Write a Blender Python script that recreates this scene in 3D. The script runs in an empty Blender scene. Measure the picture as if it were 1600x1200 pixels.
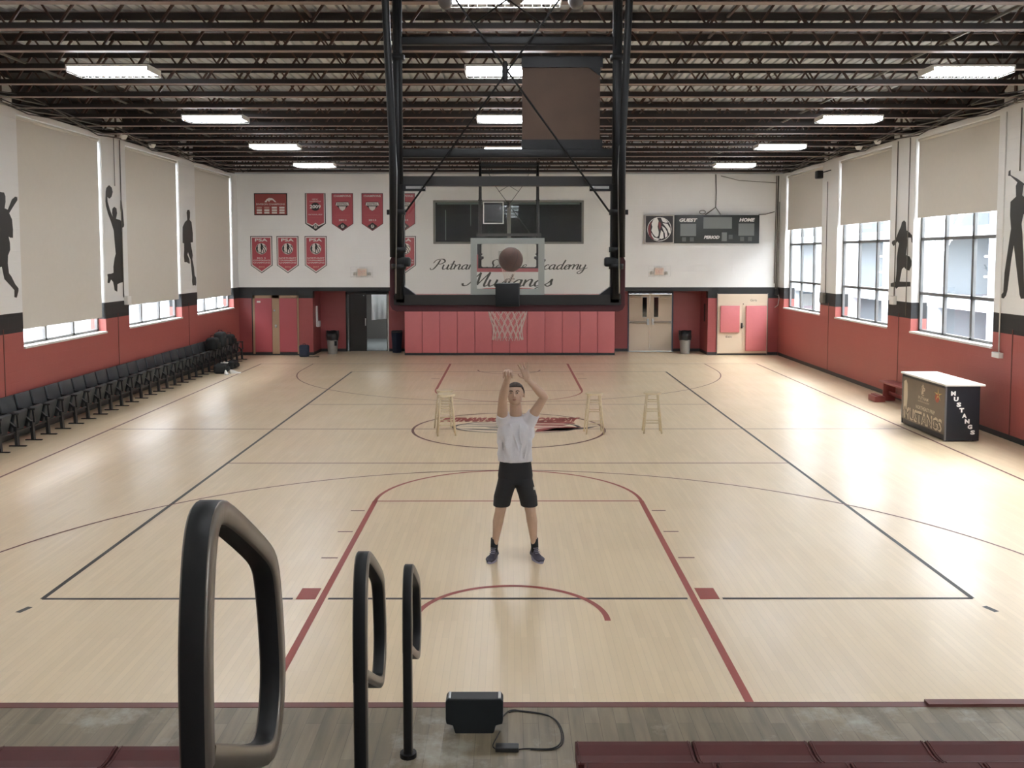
import bpy, bmesh, math, random
from mathutils import Vector, Matrix
random.seed(7)
SC = bpy.context.scene
COL = SC.collection
PI = math.pi

# ------------------------------------------------------------------ camera
cam_d = bpy.data.cameras.new('camera'); cam = bpy.data.objects.new('camera', cam_d); COL.objects.link(cam)
cam_d.sensor_width = 36.0; cam_d.lens = 1477.15*36.0/1600.0
cam_d.shift_x = 0.00064; cam_d.shift_y = -0.0630
cam_d.clip_start = 0.05; cam_d.clip_end = 500
cam.location = (0.016, 0.0, 3.309); cam.rotation_euler = (PI/2-0.067, 0, -0.002)
SC.camera = cam

# ------------------------------------------------------------------ world, view, sampling
SKY = 11.5            # overcast sky brightness
LAMP = 20.0          # fluorescent tube brightness
W = bpy.data.worlds.new('overcast_sky'); SC.world = W; W.use_nodes = True
wn = W.node_tree; wn.nodes.clear()
wo = wn.nodes.new('ShaderNodeOutputWorld'); bg = wn.nodes.new('ShaderNodeBackground')
tc = wn.nodes.new('ShaderNodeTexCoord'); sx = wn.nodes.new('ShaderNodeSeparateXYZ'); rp = wn.nodes.new('ShaderNodeValToRGB')
wn.links.new(tc.outputs['Generated'], sx.inputs[0]); wn.links.new(sx.outputs['Z'], rp.inputs[0])
rp.color_ramp.elements[0].position = 0.0; rp.color_ramp.elements[0].color = (0.82, 0.90, 1.0, 1)
rp.color_ramp.elements[1].position = 1.0; rp.color_ramp.elements[1].color = (0.95, 0.97, 1.0, 1)
wn.links.new(rp.outputs[0], bg.inputs[0]); bg.inputs[1].default_value = SKY
wn.links.new(bg.outputs[0], wo.inputs[0])
SC.view_settings.view_transform = 'Standard'; SC.view_settings.look = 'None'
SC.view_settings.gamma = 1.0; SC.view_settings.use_curve_mapping = False
SC.view_settings.exposure = 1.15
cy = SC.cycles
cy.use_denoising = True; cy.max_bounces = 8; cy.diffuse_bounces = 5; cy.glossy_bounces = 4
cy.transmission_bounces = 6; cy.transparent_max_bounces = 12; cy.sample_clamp_indirect = 8.0
cy.caustics_reflective = False; cy.caustics_refractive = False

# room numbers
XW = 9.0; YF = 31.5; YB = -2.6; ZW = 6.0; ZD = 6.55
BAYS = [(17.5, 21.1), (22.4, 26.0), (27.3, 30.9), (12.6, 16.2), (7.7, 11.3), (2.8, 6.4), (-2.1, 1.5)]
# daylight portals in the window openings (they only guide the sky's own light)
for s in (-1, 1):
    for y0, y1 in BAYS:
        L = bpy.data.lights.new('window_portal', 'AREA'); L.shape = 'RECTANGLE'
        L.size = 4.3 if s > 0 else 4.3; L.size_y = y1-y0; L.cycles.is_portal = True
        o = bpy.data.objects.new('window_portal', L); COL.objects.link(o)
        o.location = (s*(XW+.42), (y0+y1)/2, 3.76); o.rotation_euler = (0, s*PI/2, 0)

# ------------------------------------------------------------------ materials
def srgb(h):
    h = h.lstrip('#'); v = [int(h[i:i+2], 16)/255 for i in (0, 2, 4)]
    return tuple((c/12.92 if c <= .04045 else ((c+.055)/1.055)**2.4) for c in v)+(1,)
MATS = {}
def mat(name, col, rough=.5, metal=0.0, emit=None, es=0, noise=0, nscale=8, bump=0, bscale=40, spec=.5, coat=0, sheen=0):
    if name in MATS: return MATS[name]
    m = bpy.data.materials.new(name); m.use_nodes = True
    nt = m.node_tree; b = nt.nodes['Principled BSDF']
    c = srgb(col) if isinstance(col, str) else tuple(col)+(1,)
    b.inputs['Base Color'].default_value = c; b.inputs['Roughness'].default_value = rough
    b.inputs['Metallic'].default_value = metal; b.inputs['Specular IOR Level'].default_value = spec
    b.inputs['Coat Weight'].default_value = coat; b.inputs['Coat Roughness'].default_value = .3
    if emit: b.inputs['Emission Color'].default_value = srgb(emit); b.inputs['Emission Strength'].default_value = es
    tcn = nt.nodes.new('ShaderNodeTexCoord')
    nz = nt.nodes.new('ShaderNodeTexNoise'); nz.inputs['Scale'].default_value = nscale; nz.inputs['Detail'].default_value = 5
    nt.links.new(tcn.outputs['Object'], nz.inputs['Vector'])
    if noise:
        mx = nt.nodes.new('ShaderNodeMix'); mx.data_type = 'RGBA'
        mx.inputs[6].default_value = tuple(x*(1-noise) for x in c[:3])+(1,)
        mx.inputs[7].default_value = tuple(min(1, x*(1+noise)) for x in c[:3])+(1,)
        nt.links.new(nz.outputs['Fac'], mx.inputs[0]); nt.links.new(mx.outputs[2], b.inputs['Base Color'])
    if bump:
        n2 = nt.nodes.new('ShaderNodeTexNoise'); n2.inputs['Scale'].default_value = bscale
        nt.links.new(tcn.outputs['Object'], n2.inputs['Vector'])
        bp = nt.nodes.new('ShaderNodeBump'); bp.inputs['Strength'].default_value = bump; bp.inputs['Distance'].default_value = .01
        nt.links.new(n2.outputs['Fac'], bp.inputs['Height']); nt.links.new(bp.outputs[0], b.inputs['Normal'])
    MATS[name] = m; return m

def block_wall(name, col, rough=.55, noise=.05, axis='Y'):
    """painted concrete block: running-bond joints as bump, faint tone change"""
    m = mat(name, col, rough, noise=noise, nscale=1.3)
    nt = m.node_tree; b = nt.nodes['Principled BSDF']
    tcn = nt.nodes.new('ShaderNodeTexCoord'); sp = nt.nodes.new('ShaderNodeSeparateXYZ'); cb = nt.nodes.new('ShaderNodeCombineXYZ')
    nt.links.new(tcn.outputs['Object'], sp.inputs[0])
    nt.links.new(sp.outputs[axis], cb.inputs[0]); nt.links.new(sp.outputs['Z'], cb.inputs[1])
    br = nt.nodes.new('ShaderNodeTexBrick'); br.inputs['Scale'].default_value = 1.0
    br.inputs['Brick Width'].default_value = .4; br.inputs['Row Height'].default_value = .2
    br.inputs['Mortar Size'].default_value = .006; br.inputs['Mortar Smooth'].default_value = .6
    nt.links.new(cb.outputs[0], br.inputs['Vector'])
    bp = nt.nodes.new('ShaderNodeBump'); bp.invert = True; bp.inputs['Strength'].default_value = .5; bp.inputs['Distance'].default_value = .004
    nt.links.new(br.outputs['Fac'], bp.inputs['Height']); nt.links.new(bp.outputs[0], b.inputs['Normal'])
    return m

def plank_floor(name, c1, c2, pw, pl, rough, mottle, bumps=.15, coat=0.0, gap=.0008, blotch=None):
    m = bpy.data.materials.new(name); m.use_nodes = True
    nt = m.node_tree; N = nt.nodes; Lk = nt.links; b = N['Principled BSDF']
    tcn = N.new('ShaderNodeTexCoord'); sp = N.new('ShaderNodeSeparateXYZ'); cb = N.new('ShaderNodeCombineXYZ')
    Lk.new(tcn.outputs['Object'], sp.inputs[0]); Lk.new(sp.outputs['Y'], cb.inputs[0]); Lk.new(sp.outputs['X'], cb.inputs[1])
    br = N.new('ShaderNodeTexBrick'); br.inputs['Scale'].default_value = 1
    br.inputs['Brick Width'].default_value = pl; br.inputs['Row Height'].default_value = pw
    br.inputs['Mortar Size'].default_value = gap; br.inputs['Mortar Smooth'].default_value = .3; br.offset = .37; br.offset_frequency = 2
    br.inputs['Color1'].default_value = srgb(c1); br.inputs['Color2'].default_value = srgb(c2)
    br.inputs['Mortar'].default_value = tuple(x*.72 for x in srgb(c2)[:3])+(1,)
    Lk.new(cb.outputs[0], br.inputs['Vector'])
    mp = N.new('ShaderNodeMapping'); mp.inputs['Scale'].default_value = (9, .8, 1)
    Lk.new(tcn.outputs['Object'], mp.inputs[0])
    nz = N.new('ShaderNodeTexNoise'); nz.inputs['Scale'].default_value = 1.6; nz.inputs['Detail'].default_value = 6
    Lk.new(mp.outputs[0], nz.inputs['Vector'])
    mr = N.new('ShaderNodeMapRange'); mr.inputs[1].default_value = .3; mr.inputs[2].default_value = .7
    mr.inputs[3].default_value = 1-mottle; mr.inputs[4].default_value = 1+mottle*.6
    Lk.new(nz.outputs['Fac'], mr.inputs[0])
    hs = N.new('ShaderNodeHueSaturation'); Lk.new(br.outputs['Color'], hs.inputs['Color']); Lk.new(mr.outputs[0], hs.inputs['Value'])
    last = hs.outputs[0]
    if blotch:
        n3 = N.new('ShaderNodeTexNoise'); n3.inputs['Scale'].default_value = 1.1; n3.inputs['Detail'].default_value = 8; n3.inputs['Roughness'].default_value = .7
        Lk.new(tcn.outputs['Object'], n3.inputs['Vector'])
        r3 = N.new('ShaderNodeMapRange'); r3.inputs[1].default_value = .55; r3.inputs[2].default_value = .68
        Lk.new(n3.outputs['Fac'], r3.inputs[0])
        mx = N.new('ShaderNodeMix'); mx.data_type = 'RGBA'; Lk.new(r3.outputs[0], mx.inputs[0]); Lk.new(last, mx.inputs[6]); mx.inputs[7].default_value = srgb(blotch)
        last = mx.outputs[2]
    Lk.new(last, b.inputs['Base Color'])
    n2 = N.new('ShaderNodeTexNoise'); n2.inputs['Scale'].default_value = .9; n2.inputs['Detail'].default_value = 4
    Lk.new(tcn.outputs['Object'], n2.inputs['Vector'])
    r2 = N.new('ShaderNodeMapRange'); r2.inputs[1].default_value = .3; r2.inputs[2].default_value = .7; r2.inputs[3].default_value = rough*.85; r2.inputs[4].default_value = rough*1.2
    Lk.new(n2.outputs['Fac'], r2.inputs[0]); Lk.new(r2.outputs[0], b.inputs['Roughness'])
    bp = N.new('ShaderNodeBump'); bp.inputs['Strength'].default_value = bumps; bp.inputs['Distance'].default_value = .002; bp.invert = True
    Lk.new(br.outputs['Fac'], bp.inputs['Height']); Lk.new(bp.outputs[0], b.inputs['Normal'])
    b.inputs['Coat Weight'].default_value = coat; b.inputs['Coat Roughness'].default_value = .22
    return m

M_white = block_wall('painted_block_white', '#e9e8e4'); M_red = block_wall('painted_block_red', '#a55851', .45)
M_black = block_wall('painted_block_black', '#232424', .5)
M_whiteX = block_wall('painted_block_white_end', '#ecebe7', axis='X'); M_redX = block_wall('painted_block_red_end', '#984a49', .42, axis='X')
M_blackX = block_wall('painted_block_black_end', '#1d1e1e', .5, axis='X')
M_floor = plank_floor('maple_strip_floor', '#e2cdab', '#dcc7a5', .057, 1.05, .34, .03, coat=.25)
M_old = plank_floor('worn_grey_boards', '#887b65', '#736852', .11, 1.3, .42, .30, .6, gap=.002, blotch='#a09c8e')
M_linered = mat('court_paint_red', '#96443a', .5); M_lineblk = mat('court_paint_black', '#3a3733', .5)
M_linedk = mat('court_paint_maroon', '#653a33', .5); M_linepink = mat('court_paint_pink', '#c9978a', .5)
M_linewht = mat('court_paint_cream', '#dacab0', .5)
M_joist = mat('red_oxide_steel', '#4d3830', .5, noise=.3, nscale=3); M_joist_dark = mat('steel_dark', '#2b2523', .5)
M_flange = mat('lit_flange_steel', '#84726a', .5, noise=.25, nscale=2)  # paler than the chords: light from the floor painted into the flange colour
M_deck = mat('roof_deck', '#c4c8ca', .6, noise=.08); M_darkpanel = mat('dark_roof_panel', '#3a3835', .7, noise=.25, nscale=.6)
M_blind = mat('blind_fabric', '#d3cdc2', .8, noise=.03, bump=.1, bscale=200)
def _blind():
    nt = M_blind.node_tree; b = nt.nodes['Principled BSDF']; o = nt.nodes['Material Output']
    tr = nt.nodes.new('ShaderNodeBsdfTranslucent'); tr.inputs[0].default_value = (.75, .7, .62, 1); mx = nt.nodes.new('ShaderNodeMixShader'); mx.inputs[0].default_value = .09
    nt.links.new(b.outputs[0], mx.inputs[1]); nt.links.new(tr.outputs[0], mx.inputs[2]); nt.links.new(mx.outputs[0], o.inputs[0])
_blind()
M_frame = mat('window_frame_grey', '#6c6d6c', .5); M_sill = mat('sill_white', '#dcdad4', .5)
M_blk = mat('black_powder_coat', '#0e0f0f', .5); M_blkgloss = mat('black_gloss', '#141515', .25)
M_blkplastic = mat('black_plastic', '#232526', .42, spec=.6); M_chairp = mat('dark_grey_plastic', '#3b4042', .45)
M_maroonpad = mat('maroon_pad', '#4f2326', .4); M_padred = mat('padding_red', '#cc7678', .45, noise=.04, bump=.05)
M_beige = mat('beige_door_paint', '#d5c3ab', .45); M_tan = mat('tan_frame_paint', '#a28669', .5)
M_doorred = mat('door_red', '#a95156', .35); M_glassdark = mat('dark_window_glass', '#101414', .05, spec=.8)
M_silver = mat('brushed_metal', '#b0b0ae', .3, metal=.9); M_cable = mat('cable_grey', '#6b675f', .6)
M_whitep = mat('white_plastic', '#e2e0da', .5); M_txtw = mat('white_lettering', '#e8e6e0', .5); M_txtk = mat('black_lettering', '#23231f', .55)
M_banner = mat('banner_red', '#ad4d54', .6, noise=.08, nscale=4); M_bannerdk = mat('banner_dark', '#201d1c', .6); M_bannerw = mat('banner_white', '#d9d2cb', .6)
M_wood = mat('stool_pine', '#cdbc9c', .5, noise=.1, nscale=12); M_boardbrown = mat('brown_board', '#5f4735', .6, noise=.25, nscale=5)
M_skin = mat('skin', '#b99b85', .5, noise=.06, nscale=20); M_hair = mat('hair_brown', '#3a2c22', .6, noise=.3, nscale=60, bump=.6, bscale=120)
M_shirt = mat('heather_shirt', '#cfcdd0', .8, noise=.06, nscale=90); M_shorts = mat('black_shorts', '#161719', .75)
M_ball = mat('basketball_leather', '#5c3b30', .6, bump=.3, bscale=180); M_net = mat('net_cord', '#dcc9be', .8)
M_maroonseat = mat('maroon_bleacher_plastic', '#50221f', .55, noise=.12, nscale=6, spec=.3)
M_tape = mat('grey_target_tape', '#b4b5ad', .6)
M_lens = mat('lamp_tube', '#ffffff', .5, emit='#f2f6ff', es=LAMP)
def glass_mat(name, tint=(1, 1, 1), refl=.035):
    m = bpy.data.materials.new(name); m.use_nodes = True; nt = m.node_tree; nt.nodes.clear()
    o = nt.nodes.new('ShaderNodeOutputMaterial'); t = nt.nodes.new('ShaderNodeBsdfTransparent'); g = nt.nodes.new('ShaderNodeBsdfGlossy')
    lw = nt.nodes.new('ShaderNodeLayerWeight'); lw.inputs[0].default_value = .5; x = nt.nodes.new('ShaderNodeMixShader')
    pw = nt.nodes.new('ShaderNodeMath'); pw.operation = 'POWER'; pw.inputs[1].default_value = 4.0; nt.links.new(lw.outputs['Facing'], pw.inputs[0])
    f = nt.nodes.new('ShaderNodeMath'); f.operation = 'MULTIPLY_ADD'; f.inputs[1].default_value = .6; f.inputs[2].default_value = refl; nt.links.new(pw.outputs[0], f.inputs[0])
    t.inputs[0].default_value = tint+(1,); g.inputs['Roughness'].default_value = .02
    nt.links.new(f.outputs[0], x.inputs[0]); nt.links.new(t.outputs[0], x.inputs[1]); nt.links.new(g.outputs[0], x.inputs[2]); nt.links.new(x.outputs[0], o.inputs[0])
    return m
M_glass = glass_mat('window_pane_glass'); M_boardglass = glass_mat('backboard_glass', (.975, .98, .97)); M_smoke = glass_mat('smoked_glass', (.62, .68, .66), .012)

# ------------------------------------------------------------------ mesh builder
class MB:
    def __init__(s): s.v = []; s.f = []; s.m = []; s.mats = []; s.sm = []
    def mi(s, m):
        if m not in s.mats: s.mats.append(m)
        return s.mats.index(m)
    def add(s, vs, fs, m, smooth=False):
        k = len(s.v); s.v += [tuple(v) for v in vs]; i = s.mi(m)
        for f in fs: s.f.append([a+k for a in f]); s.m.append(i); s.sm.append(smooth)
    def box(s, x0, x1, y0, y1, z0, z1, m, mtx=None):
        vs = [Vector(p) for p in ((x0,y0,z0),(x1,y0,z0),(x1,y1,z0),(x0,y1,z0),(x0,y0,z1),(x1,y0,z1),(x1,y1,z1),(x0,y1,z1))]
        if mtx: vs = [mtx @ v for v in vs]
        s.add(vs, [(0,3,2,1),(4,5,6,7),(0,1,5,4),(1,2,6,5),(2,3,7,6),(3,0,4,7)], m); return s
    def rbox(s, x0, x1, y0, y1, z0, z1, r, m, mtx=None, seg=3):
        bm = bmesh.new(); bmesh.ops.create_cube(bm, size=1)
        for v in bm.verts: v.co = Vector(((x0+x1)/2+v.co.x*(x1-x0), (y0+y1)/2+v.co.y*(y1-y0), (z0+z1)/2+v.co.z*(z1-z0)))
        bmesh.ops.bevel(bm, geom=bm.edges[:], offset=r, segments=seg, affect='EDGES', profile=.5)
        bm.verts.index_update()
        vs = [(mtx @ v.co if mtx else v.co.copy()) for v in bm.verts]
        s.add(vs, [[v.index for v in f.verts] for f in bm.faces], m, True); bm.free(); return s
    def bar(s, p0, p1, w, h, m, up=(0, 0, 1)):
        p0 = Vector(p0); p1 = Vector(p1); d = (p1-p0).normalized(); u = Vector(up)
        if abs(d.dot(u)) > .98: u = Vector((0, 1, 0))
        a = d.cross(u).normalized()*w/2; b = a.cross(d).normalized()*h/2
        vs = [p+q for p in (p0, p1) for q in (-a-b, a-b, a+b, -a+b)]
        s.add(vs, [(0,3,2,1),(4,5,6,7),(0,1,5,4),(1,2,6,5),(2,3,7,6),(3,0,4,7)], m); return s
    def tube(s, pts, r, m, n=8, caps=True, closed=False):
        pts = [Vector(p) for p in pts]; rs = r if isinstance(r, (list, tuple)) else [r]*len(pts)
        vs = []; prev = None
        for i, p in enumerate(pts):
            if closed: d = pts[(i+1) % len(pts)]-pts[i-1]
            else: d = pts[min(i+1, len(pts)-1)]-pts[max(i-1, 0)]
            d.normalize()
            if prev is None:
                a = d.orthogonal().normalized()
            else: a = (prev-d*prev.dot(d)).normalized()
            prev = a; b = d.cross(a)
            for k in range(n):
                t = 2*PI*k/n; vs.append(p+(a*math.cos(t)+b*math.sin(t))*rs[i])
        fs = []; M = len(pts)
        for i in range(M if closed else M-1):
            j = (i+1) % M
            for k in range(n): fs.append((i*n+k, i*n+(k+1) % n, j*n+(k+1) % n, j*n+k))
        if caps and not closed: fs.append(tuple(range(n))[::-1]); fs.append(tuple((M-1)*n+k for k in range(n)))
        s.add(vs, fs, m, True); return s
    def cyl(s, c, r, h, m, n=20, r2=None, smooth=True):
        c = Vector(c); r2 = r if r2 is None else r2
        vs = [c+Vector((math.cos(2*PI*k/n)*q, math.sin(2*PI*k/n)*q, z)) for q, z in ((r, 0), (r2, h)) for k in range(n)]
        s.add(vs, [(k, (k+1) % n, n+(k+1) % n, n+k) for k in range(n)], m, smooth)
        s.add(vs[:n], [tuple(range(n))[::-1]], m); s.add(vs[n:], [tuple(range(n))], m); return s
    def sphere(s, c, r, m, nu=16, nv=10, sc=(1, 1, 1), mtx=None):
        c = Vector(c); vs = []; fs = []
        for j in range(nv+1):
            t = PI*j/nv
            for k in range(nu):
                p = 2*PI*k/nu; q = Vector((math.sin(t)*math.cos(p)*r*sc[0], math.sin(t)*math.sin(p)*r*sc[1], math.cos(t)*r*sc[2]))
                if mtx: q = mtx @ q
                vs.append(c+q)
        for j in range(nv):
            for k in range(nu): fs.append((j*nu+k, (j+1)*nu+k, (j+1)*nu+(k+1) % nu, j*nu+(k+1) % nu))
        s.add(vs, fs, m, True); return s
    def prism(s, poly, axis, d0, d1, m):
        """polygon (2D) extruded along axis 'X','Y' or 'Z' between d0 and d1"""
        def P(a, b, d): return {'X': (d, a, b), 'Y': (a, d, b), 'Z': (a, b, d)}[axis]
        from mathutils.geometry import tessellate_polygon
        tri = tessellate_polygon([[Vector((a, b, 0)) for a, b in poly]]); n = len(poly)
        vs = [P(a, b, d0) for a, b in poly]+[P(a, b, d1) for a, b in poly]
        fs = [tuple(t) for t in tri]+[tuple(i+n for i in t) for t in tri]+[(i, (i+1) % n, n+(i+1) % n, n+i) for i in range(n)]
        s.add(vs, fs, m); return s
    def build(s, name, parent=None, loc=None, kind=None, fix=True):
        me = bpy.data.meshes.new(name); me.from_pydata(s.v, [], s.f)
        for m in s.mats: me.materials.append(m)
        for p, i, q in zip(me.polygons, s.m, s.sm): p.material_index = i; p.use_smooth = q
        if fix:
            bm = bmesh.new(); bm.from_mesh(me); bmesh.ops.recalc_face_normals(bm, faces=bm.faces[:]); bm.to_mesh(me); bm.free()
        o = bpy.data.objects.new(name, me); COL.objects.link(o)
        if parent: o.parent = parent
        if loc: o.location = loc
        if kind: o['kind'] = kind
        return o
def thing(name, label, cat, loc=(0, 0, 0), rz=0, group=None):
    o = bpy.data.objects.new(name, None); COL.objects.link(o); o.location = loc; o.rotation_euler = (0, 0, rz)
    o.empty_display_size = .1
    o['label'] = label; o['category'] = cat
    if group: o['group'] = group
    return o
def tag(o, label, cat, group=None):
    o['label'] = label; o['category'] = cat
    if group: o['group'] = group
    return o
KIDS = {}
def copy_tree(o, parent=None):
    c = o.copy(); COL.objects.link(c)
    if parent: c.parent = parent
    for ch in list(o.children): copy_tree(ch, c)
    return c
def struct(mb, name, parent=None):
    o = mb.build(name, parent)
    if not parent: o['kind'] = 'structure'
    return o

# text as flat raised lettering added to a builder. plane: function (u, v, d) -> world, u along, v up, d out
def text_poly(body, size, shear=0, bold=0):
    c = bpy.data.curves.new('t', 'FONT'); c.body = body; c.size = size; c.shear = shear; c.offset = bold
    c.align_x = 'CENTER'; c.align_y = 'CENTER'; c.resolution_u = 2
    o = bpy.data.objects.new('t', c); COL.objects.link(o)
    dg = bpy.context.evaluated_depsgraph_get(); me = bpy.data.meshes.new_from_object(o.evaluated_get(dg))
    vs = [tuple(v.co) for v in me.vertices]; fs = [tuple(p.vertices) for p in me.polygons]
    bpy.data.objects.remove(o); bpy.data.curves.remove(c); bpy.data.meshes.remove(me)
    return vs, fs
def add_text(mb, body, u, v, h, width, plane, m, shear=0, bold=0, rot=0):
    """lettering centred at (u,v), cap height h, squeezed to the given width"""
    vs, fs = text_poly(body, 1.0, shear, bold)
    if not vs: return
    x0 = min(a[0] for a in vs); x1 = max(a[0] for a in vs); y0 = min(a[1] for a in vs); y1 = max(a[1] for a in vs)
    sx_ = width/(x1-x0); sy_ = h/(y1-y0); cx_ = (x0+x1)/2; cy_ = (y0+y1)/2
    out = []
    for a in vs:
        p = (a[0]-cx_)*sx_; q = (a[1]-cy_)*sy_
        if rot: p, q = p*math.cos(rot)-q*math.sin(rot), p*math.sin(rot)+q*math.cos(rot)
        out.append(plane(u+p, v+q, 0))
    mb.add(out, fs, m)
def add_poly(mb, pts, plane, m, d=0):
    from mathutils.geometry import tessellate_polygon
    tri = tessellate_polygon([[Vector((a, b, 0)) for a, b in pts]])
    mb.add([plane(a, b, d) for a, b in pts], [tuple(t) for t in tri], m)
def add_disc(mb, u, v, r, plane, m, d=0, r0=0, a0=0, a1=2*PI, n=28, sq=1):
    o = [(u+math.cos(a0+(a1-a0)*k/n)*r, v+math.sin(a0+(a1-a0)*k/n)*r*sq) for k in range(n+1)]
    if r0:
        i = [(u+math.cos(a0+(a1-a0)*k/n)*r0, v+math.sin(a0+(a1-a0)*k/n)*r0*sq) for k in range(n+1)]
        mb.add([plane(a, b, d) for a, b in o+i], [(k, k+1, n+2+k, n+1+k) for k in range(n)], m)
    else: mb.add([plane(a, b, d) for a, b in o[:n]], [tuple(range(n))], m)
def mustang_emblem(mb, u, v, R, plane, white, dark, red, d=0.001):
    S = lambda pts: [(u+(a-250)/150*R, v+(290-b)/150*R) for a, b in pts]
    if dark: add_disc(mb, u, v, R, plane, dark, d)
    add_disc(mb, u, v, R, plane, white, d+.001, r0=R*.95)
    if red: add_poly(mb, S([(165,180),(120,240),(108,300),(118,360),(150,405),(190,425),(160,370),(140,300),(140,240)]), plane, red, d+.002)
    add_poly(mb, S([(215,140),(240,190),(228,260),(243,325),(240,368),(222,390),(198,380),(170,345),(150,305),(163,262),(152,225),(172,178)]), plane, white, d+.003)
    add_poly(mb, S([(150,335),(185,390),(235,405),(262,408),(225,425),(185,412),(155,372)]), plane, white, d+.003)
    add_poly(mb, S([(268,152),(318,158),(356,205),(330,212),(290,198)]), plane, white, d+.003)
    add_poly(mb, S([(288,215),(350,225),(385,280),(388,345),(368,340),(350,290),(318,250)]), plane, white, d+.003)
    add_poly(mb, S([(280,250),(318,275),(345,320),(352,375),(325,398),(318,340),(298,300)]), plane, white, d+.003)
    add_poly(mb, S([(272,300),(298,330),(305,400),(275,412),(252,400),(262,350)]), plane, white, d+.003)
    if red: add_poly(mb, S([(248,195),(268,215),(270,262),(255,300),(242,260),(240,225)]), plane, red, d+.003)

# hand-lettered script
GL = {
 'u': ([[(0,1),(0,.3),(.2,0),(.5,.3),(.6,1)], [(.6,1),(.6,.2),(.75,0),(.98,.25)]], .95),
 'a': ([[(.6,.8),(.35,1),(.05,.6),(.1,.1),(.35,.05),(.6,.5),(.62,1)], [(.62,1),(.6,.2),(.75,0),(.98,.25)]], .95),
 'n': ([[(0,1),(0,0)], [(0,.4),(.3,1),(.55,.9),(.55,.2),(.7,0),(.92,.25)]], .9),
 'm': ([[(0,1),(0,0)], [(0,.4),(.3,1),(.5,.85),(.5,0)], [(.5,.4),(.8,1),(1.02,.9),(1.02,.2),(1.15,0),(1.35,.25)]], 1.32),
 't': ([[(.15,1.8),(.1,.25),(.25,0),(.52,.25)], [(-.2,1.1),(.45,1.1)]], .52),
 'c': ([[(.5,.8),(.35,1),(.05,.6),(.1,.1),(.35,0),(.68,.25)]], .65),
 'e': ([[(.1,.42),(.45,.65),(.4,.98),(.15,.85),(.03,.35),(.25,0),(.62,.25)]], .6),
 'i': ([[(.1,1),(.08,.2),(.22,0),(.45,.25)], [(.12,1.5),(.1,1.38)]], .44),
 'd': ([[(.6,.8),(.35,1),(.05,.6),(.1,.1),(.35,.05),(.6,.5),(.66,1.2)], [(.72,2.0),(.62,1),(.6,.2),(.75,0),(.98,.25)]], .95),
 'y': ([[(0,1),(0,.3),(.2,.05),(.5,.4),(.6,1)], [(.6,1),(.55,-.4),(.25,-.95),(-.05,-.7),(.4,-.15),(.98,.3)]], .95),
 's': ([[(-.05,.15),(.25,.6),(.4,1.08),(.44,.6),(.5,.25),(.3,-.02),(.02,.12)]], .66),
 'g': ([[(.6,.8),(.35,1),(.05,.6),(.1,.1),(.35,.05),(.6,.5),(.62,1)], [(.62,1),(.55,-.5),(.25,-1),(.0,-.7),(.5,-.1),(.98,.3)]], .95),
 'P': ([[(.4,2.0),(.25,.9),(0,.05),(-.3,-.05),(-.45,.3)], [(-.3,1.3),(-.05,2.0),(.7,2.15),(1.05,1.65),(.7,1.15),(.28,1.15)]], 1.1),
 'S': ([[(1.1,1.7),(.9,2.08),(.5,1.9),(.45,1.4),(.7,.8),(.6,.2),(.1,0),(-.25,.3),(.05,.5)]], 1.1),
 'A': ([[(-.35,.3),(-.1,0),(.3,.5),(1.0,2.1)], [(1.0,2.1),(.95,.6),(1.05,0),(1.3,.25)], [(.3,.8),(.95,.85)]], 1.3),
 'M': ([[(-.7,.45),(-.55,.1),(-.15,.3),(.5,2.1)], [(.5,2.1),(.62,.2)], [(.62,.2),(1.3,2.15)], [(1.3,2.15),(1.22,.4),(1.35,0),(1.6,.25)]], 1.6),
 ' ': ([], .9)}
def crom(p, n=7):
    q = [p[0]]+list(p)+[p[-1]]; out = []
    if len(p) == 2: return [(p[0][0]+(p[1][0]-p[0][0])*k/n, p[0][1]+(p[1][1]-p[0][1])*k/n) for k in range(n+1)]
    for i in range(1, len(q)-2):
        for k in range(n):
            t = k/n; a, b, c, d = q[i-1], q[i], q[i+1], q[i+2]
            out.append(tuple(.5*(2*b[j]+(c[j]-a[j])*t+(2*a[j]-5*b[j]+4*c[j]-d[j])*t*t+(3*b[j]-a[j]-3*c[j]+d[j])*t**3) for j in (0, 1)))
    out.append(p[-1]); return out
def script(mb, s, u0, v0, width, xh, plane, m, shear=.45):
    tot = sum(GL[c][1] for c in s); sc = width/(tot*xh); x = 0
    for ch in s:
        st, w = GL[ch]
        for stroke in st:
            pts = crom(stroke); pts = [((x+a+shear*b/sc*1.0)*sc*xh+u0, b*xh+v0) for a, b in pts]
            L = []; R = []
            for i, p in enumerate(pts):
                a = pts[max(i-1, 0)]; b = pts[min(i+1, len(pts)-1)]; dx = b[0]-a[0]; dy = b[1]-a[1]; l = math.hypot(dx, dy) or 1
                ang = math.atan2(dy, dx); down = abs(math.sin(ang-math.radians(12)))
                hw = xh*(.055+.13*(down if dy < 0 else down*.35)); nx, ny = -dy/l*hw, dx/l*hw
                L.append((p[0]+nx, p[1]+ny)); R.append((p[0]-nx, p[1]-ny))
            n = len(pts); mb.add([plane(a, b, 0) for a, b in L+R], [(k, k+1, n+k+1, n+k) for k in range(n-1)], m)
        x += w

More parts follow.
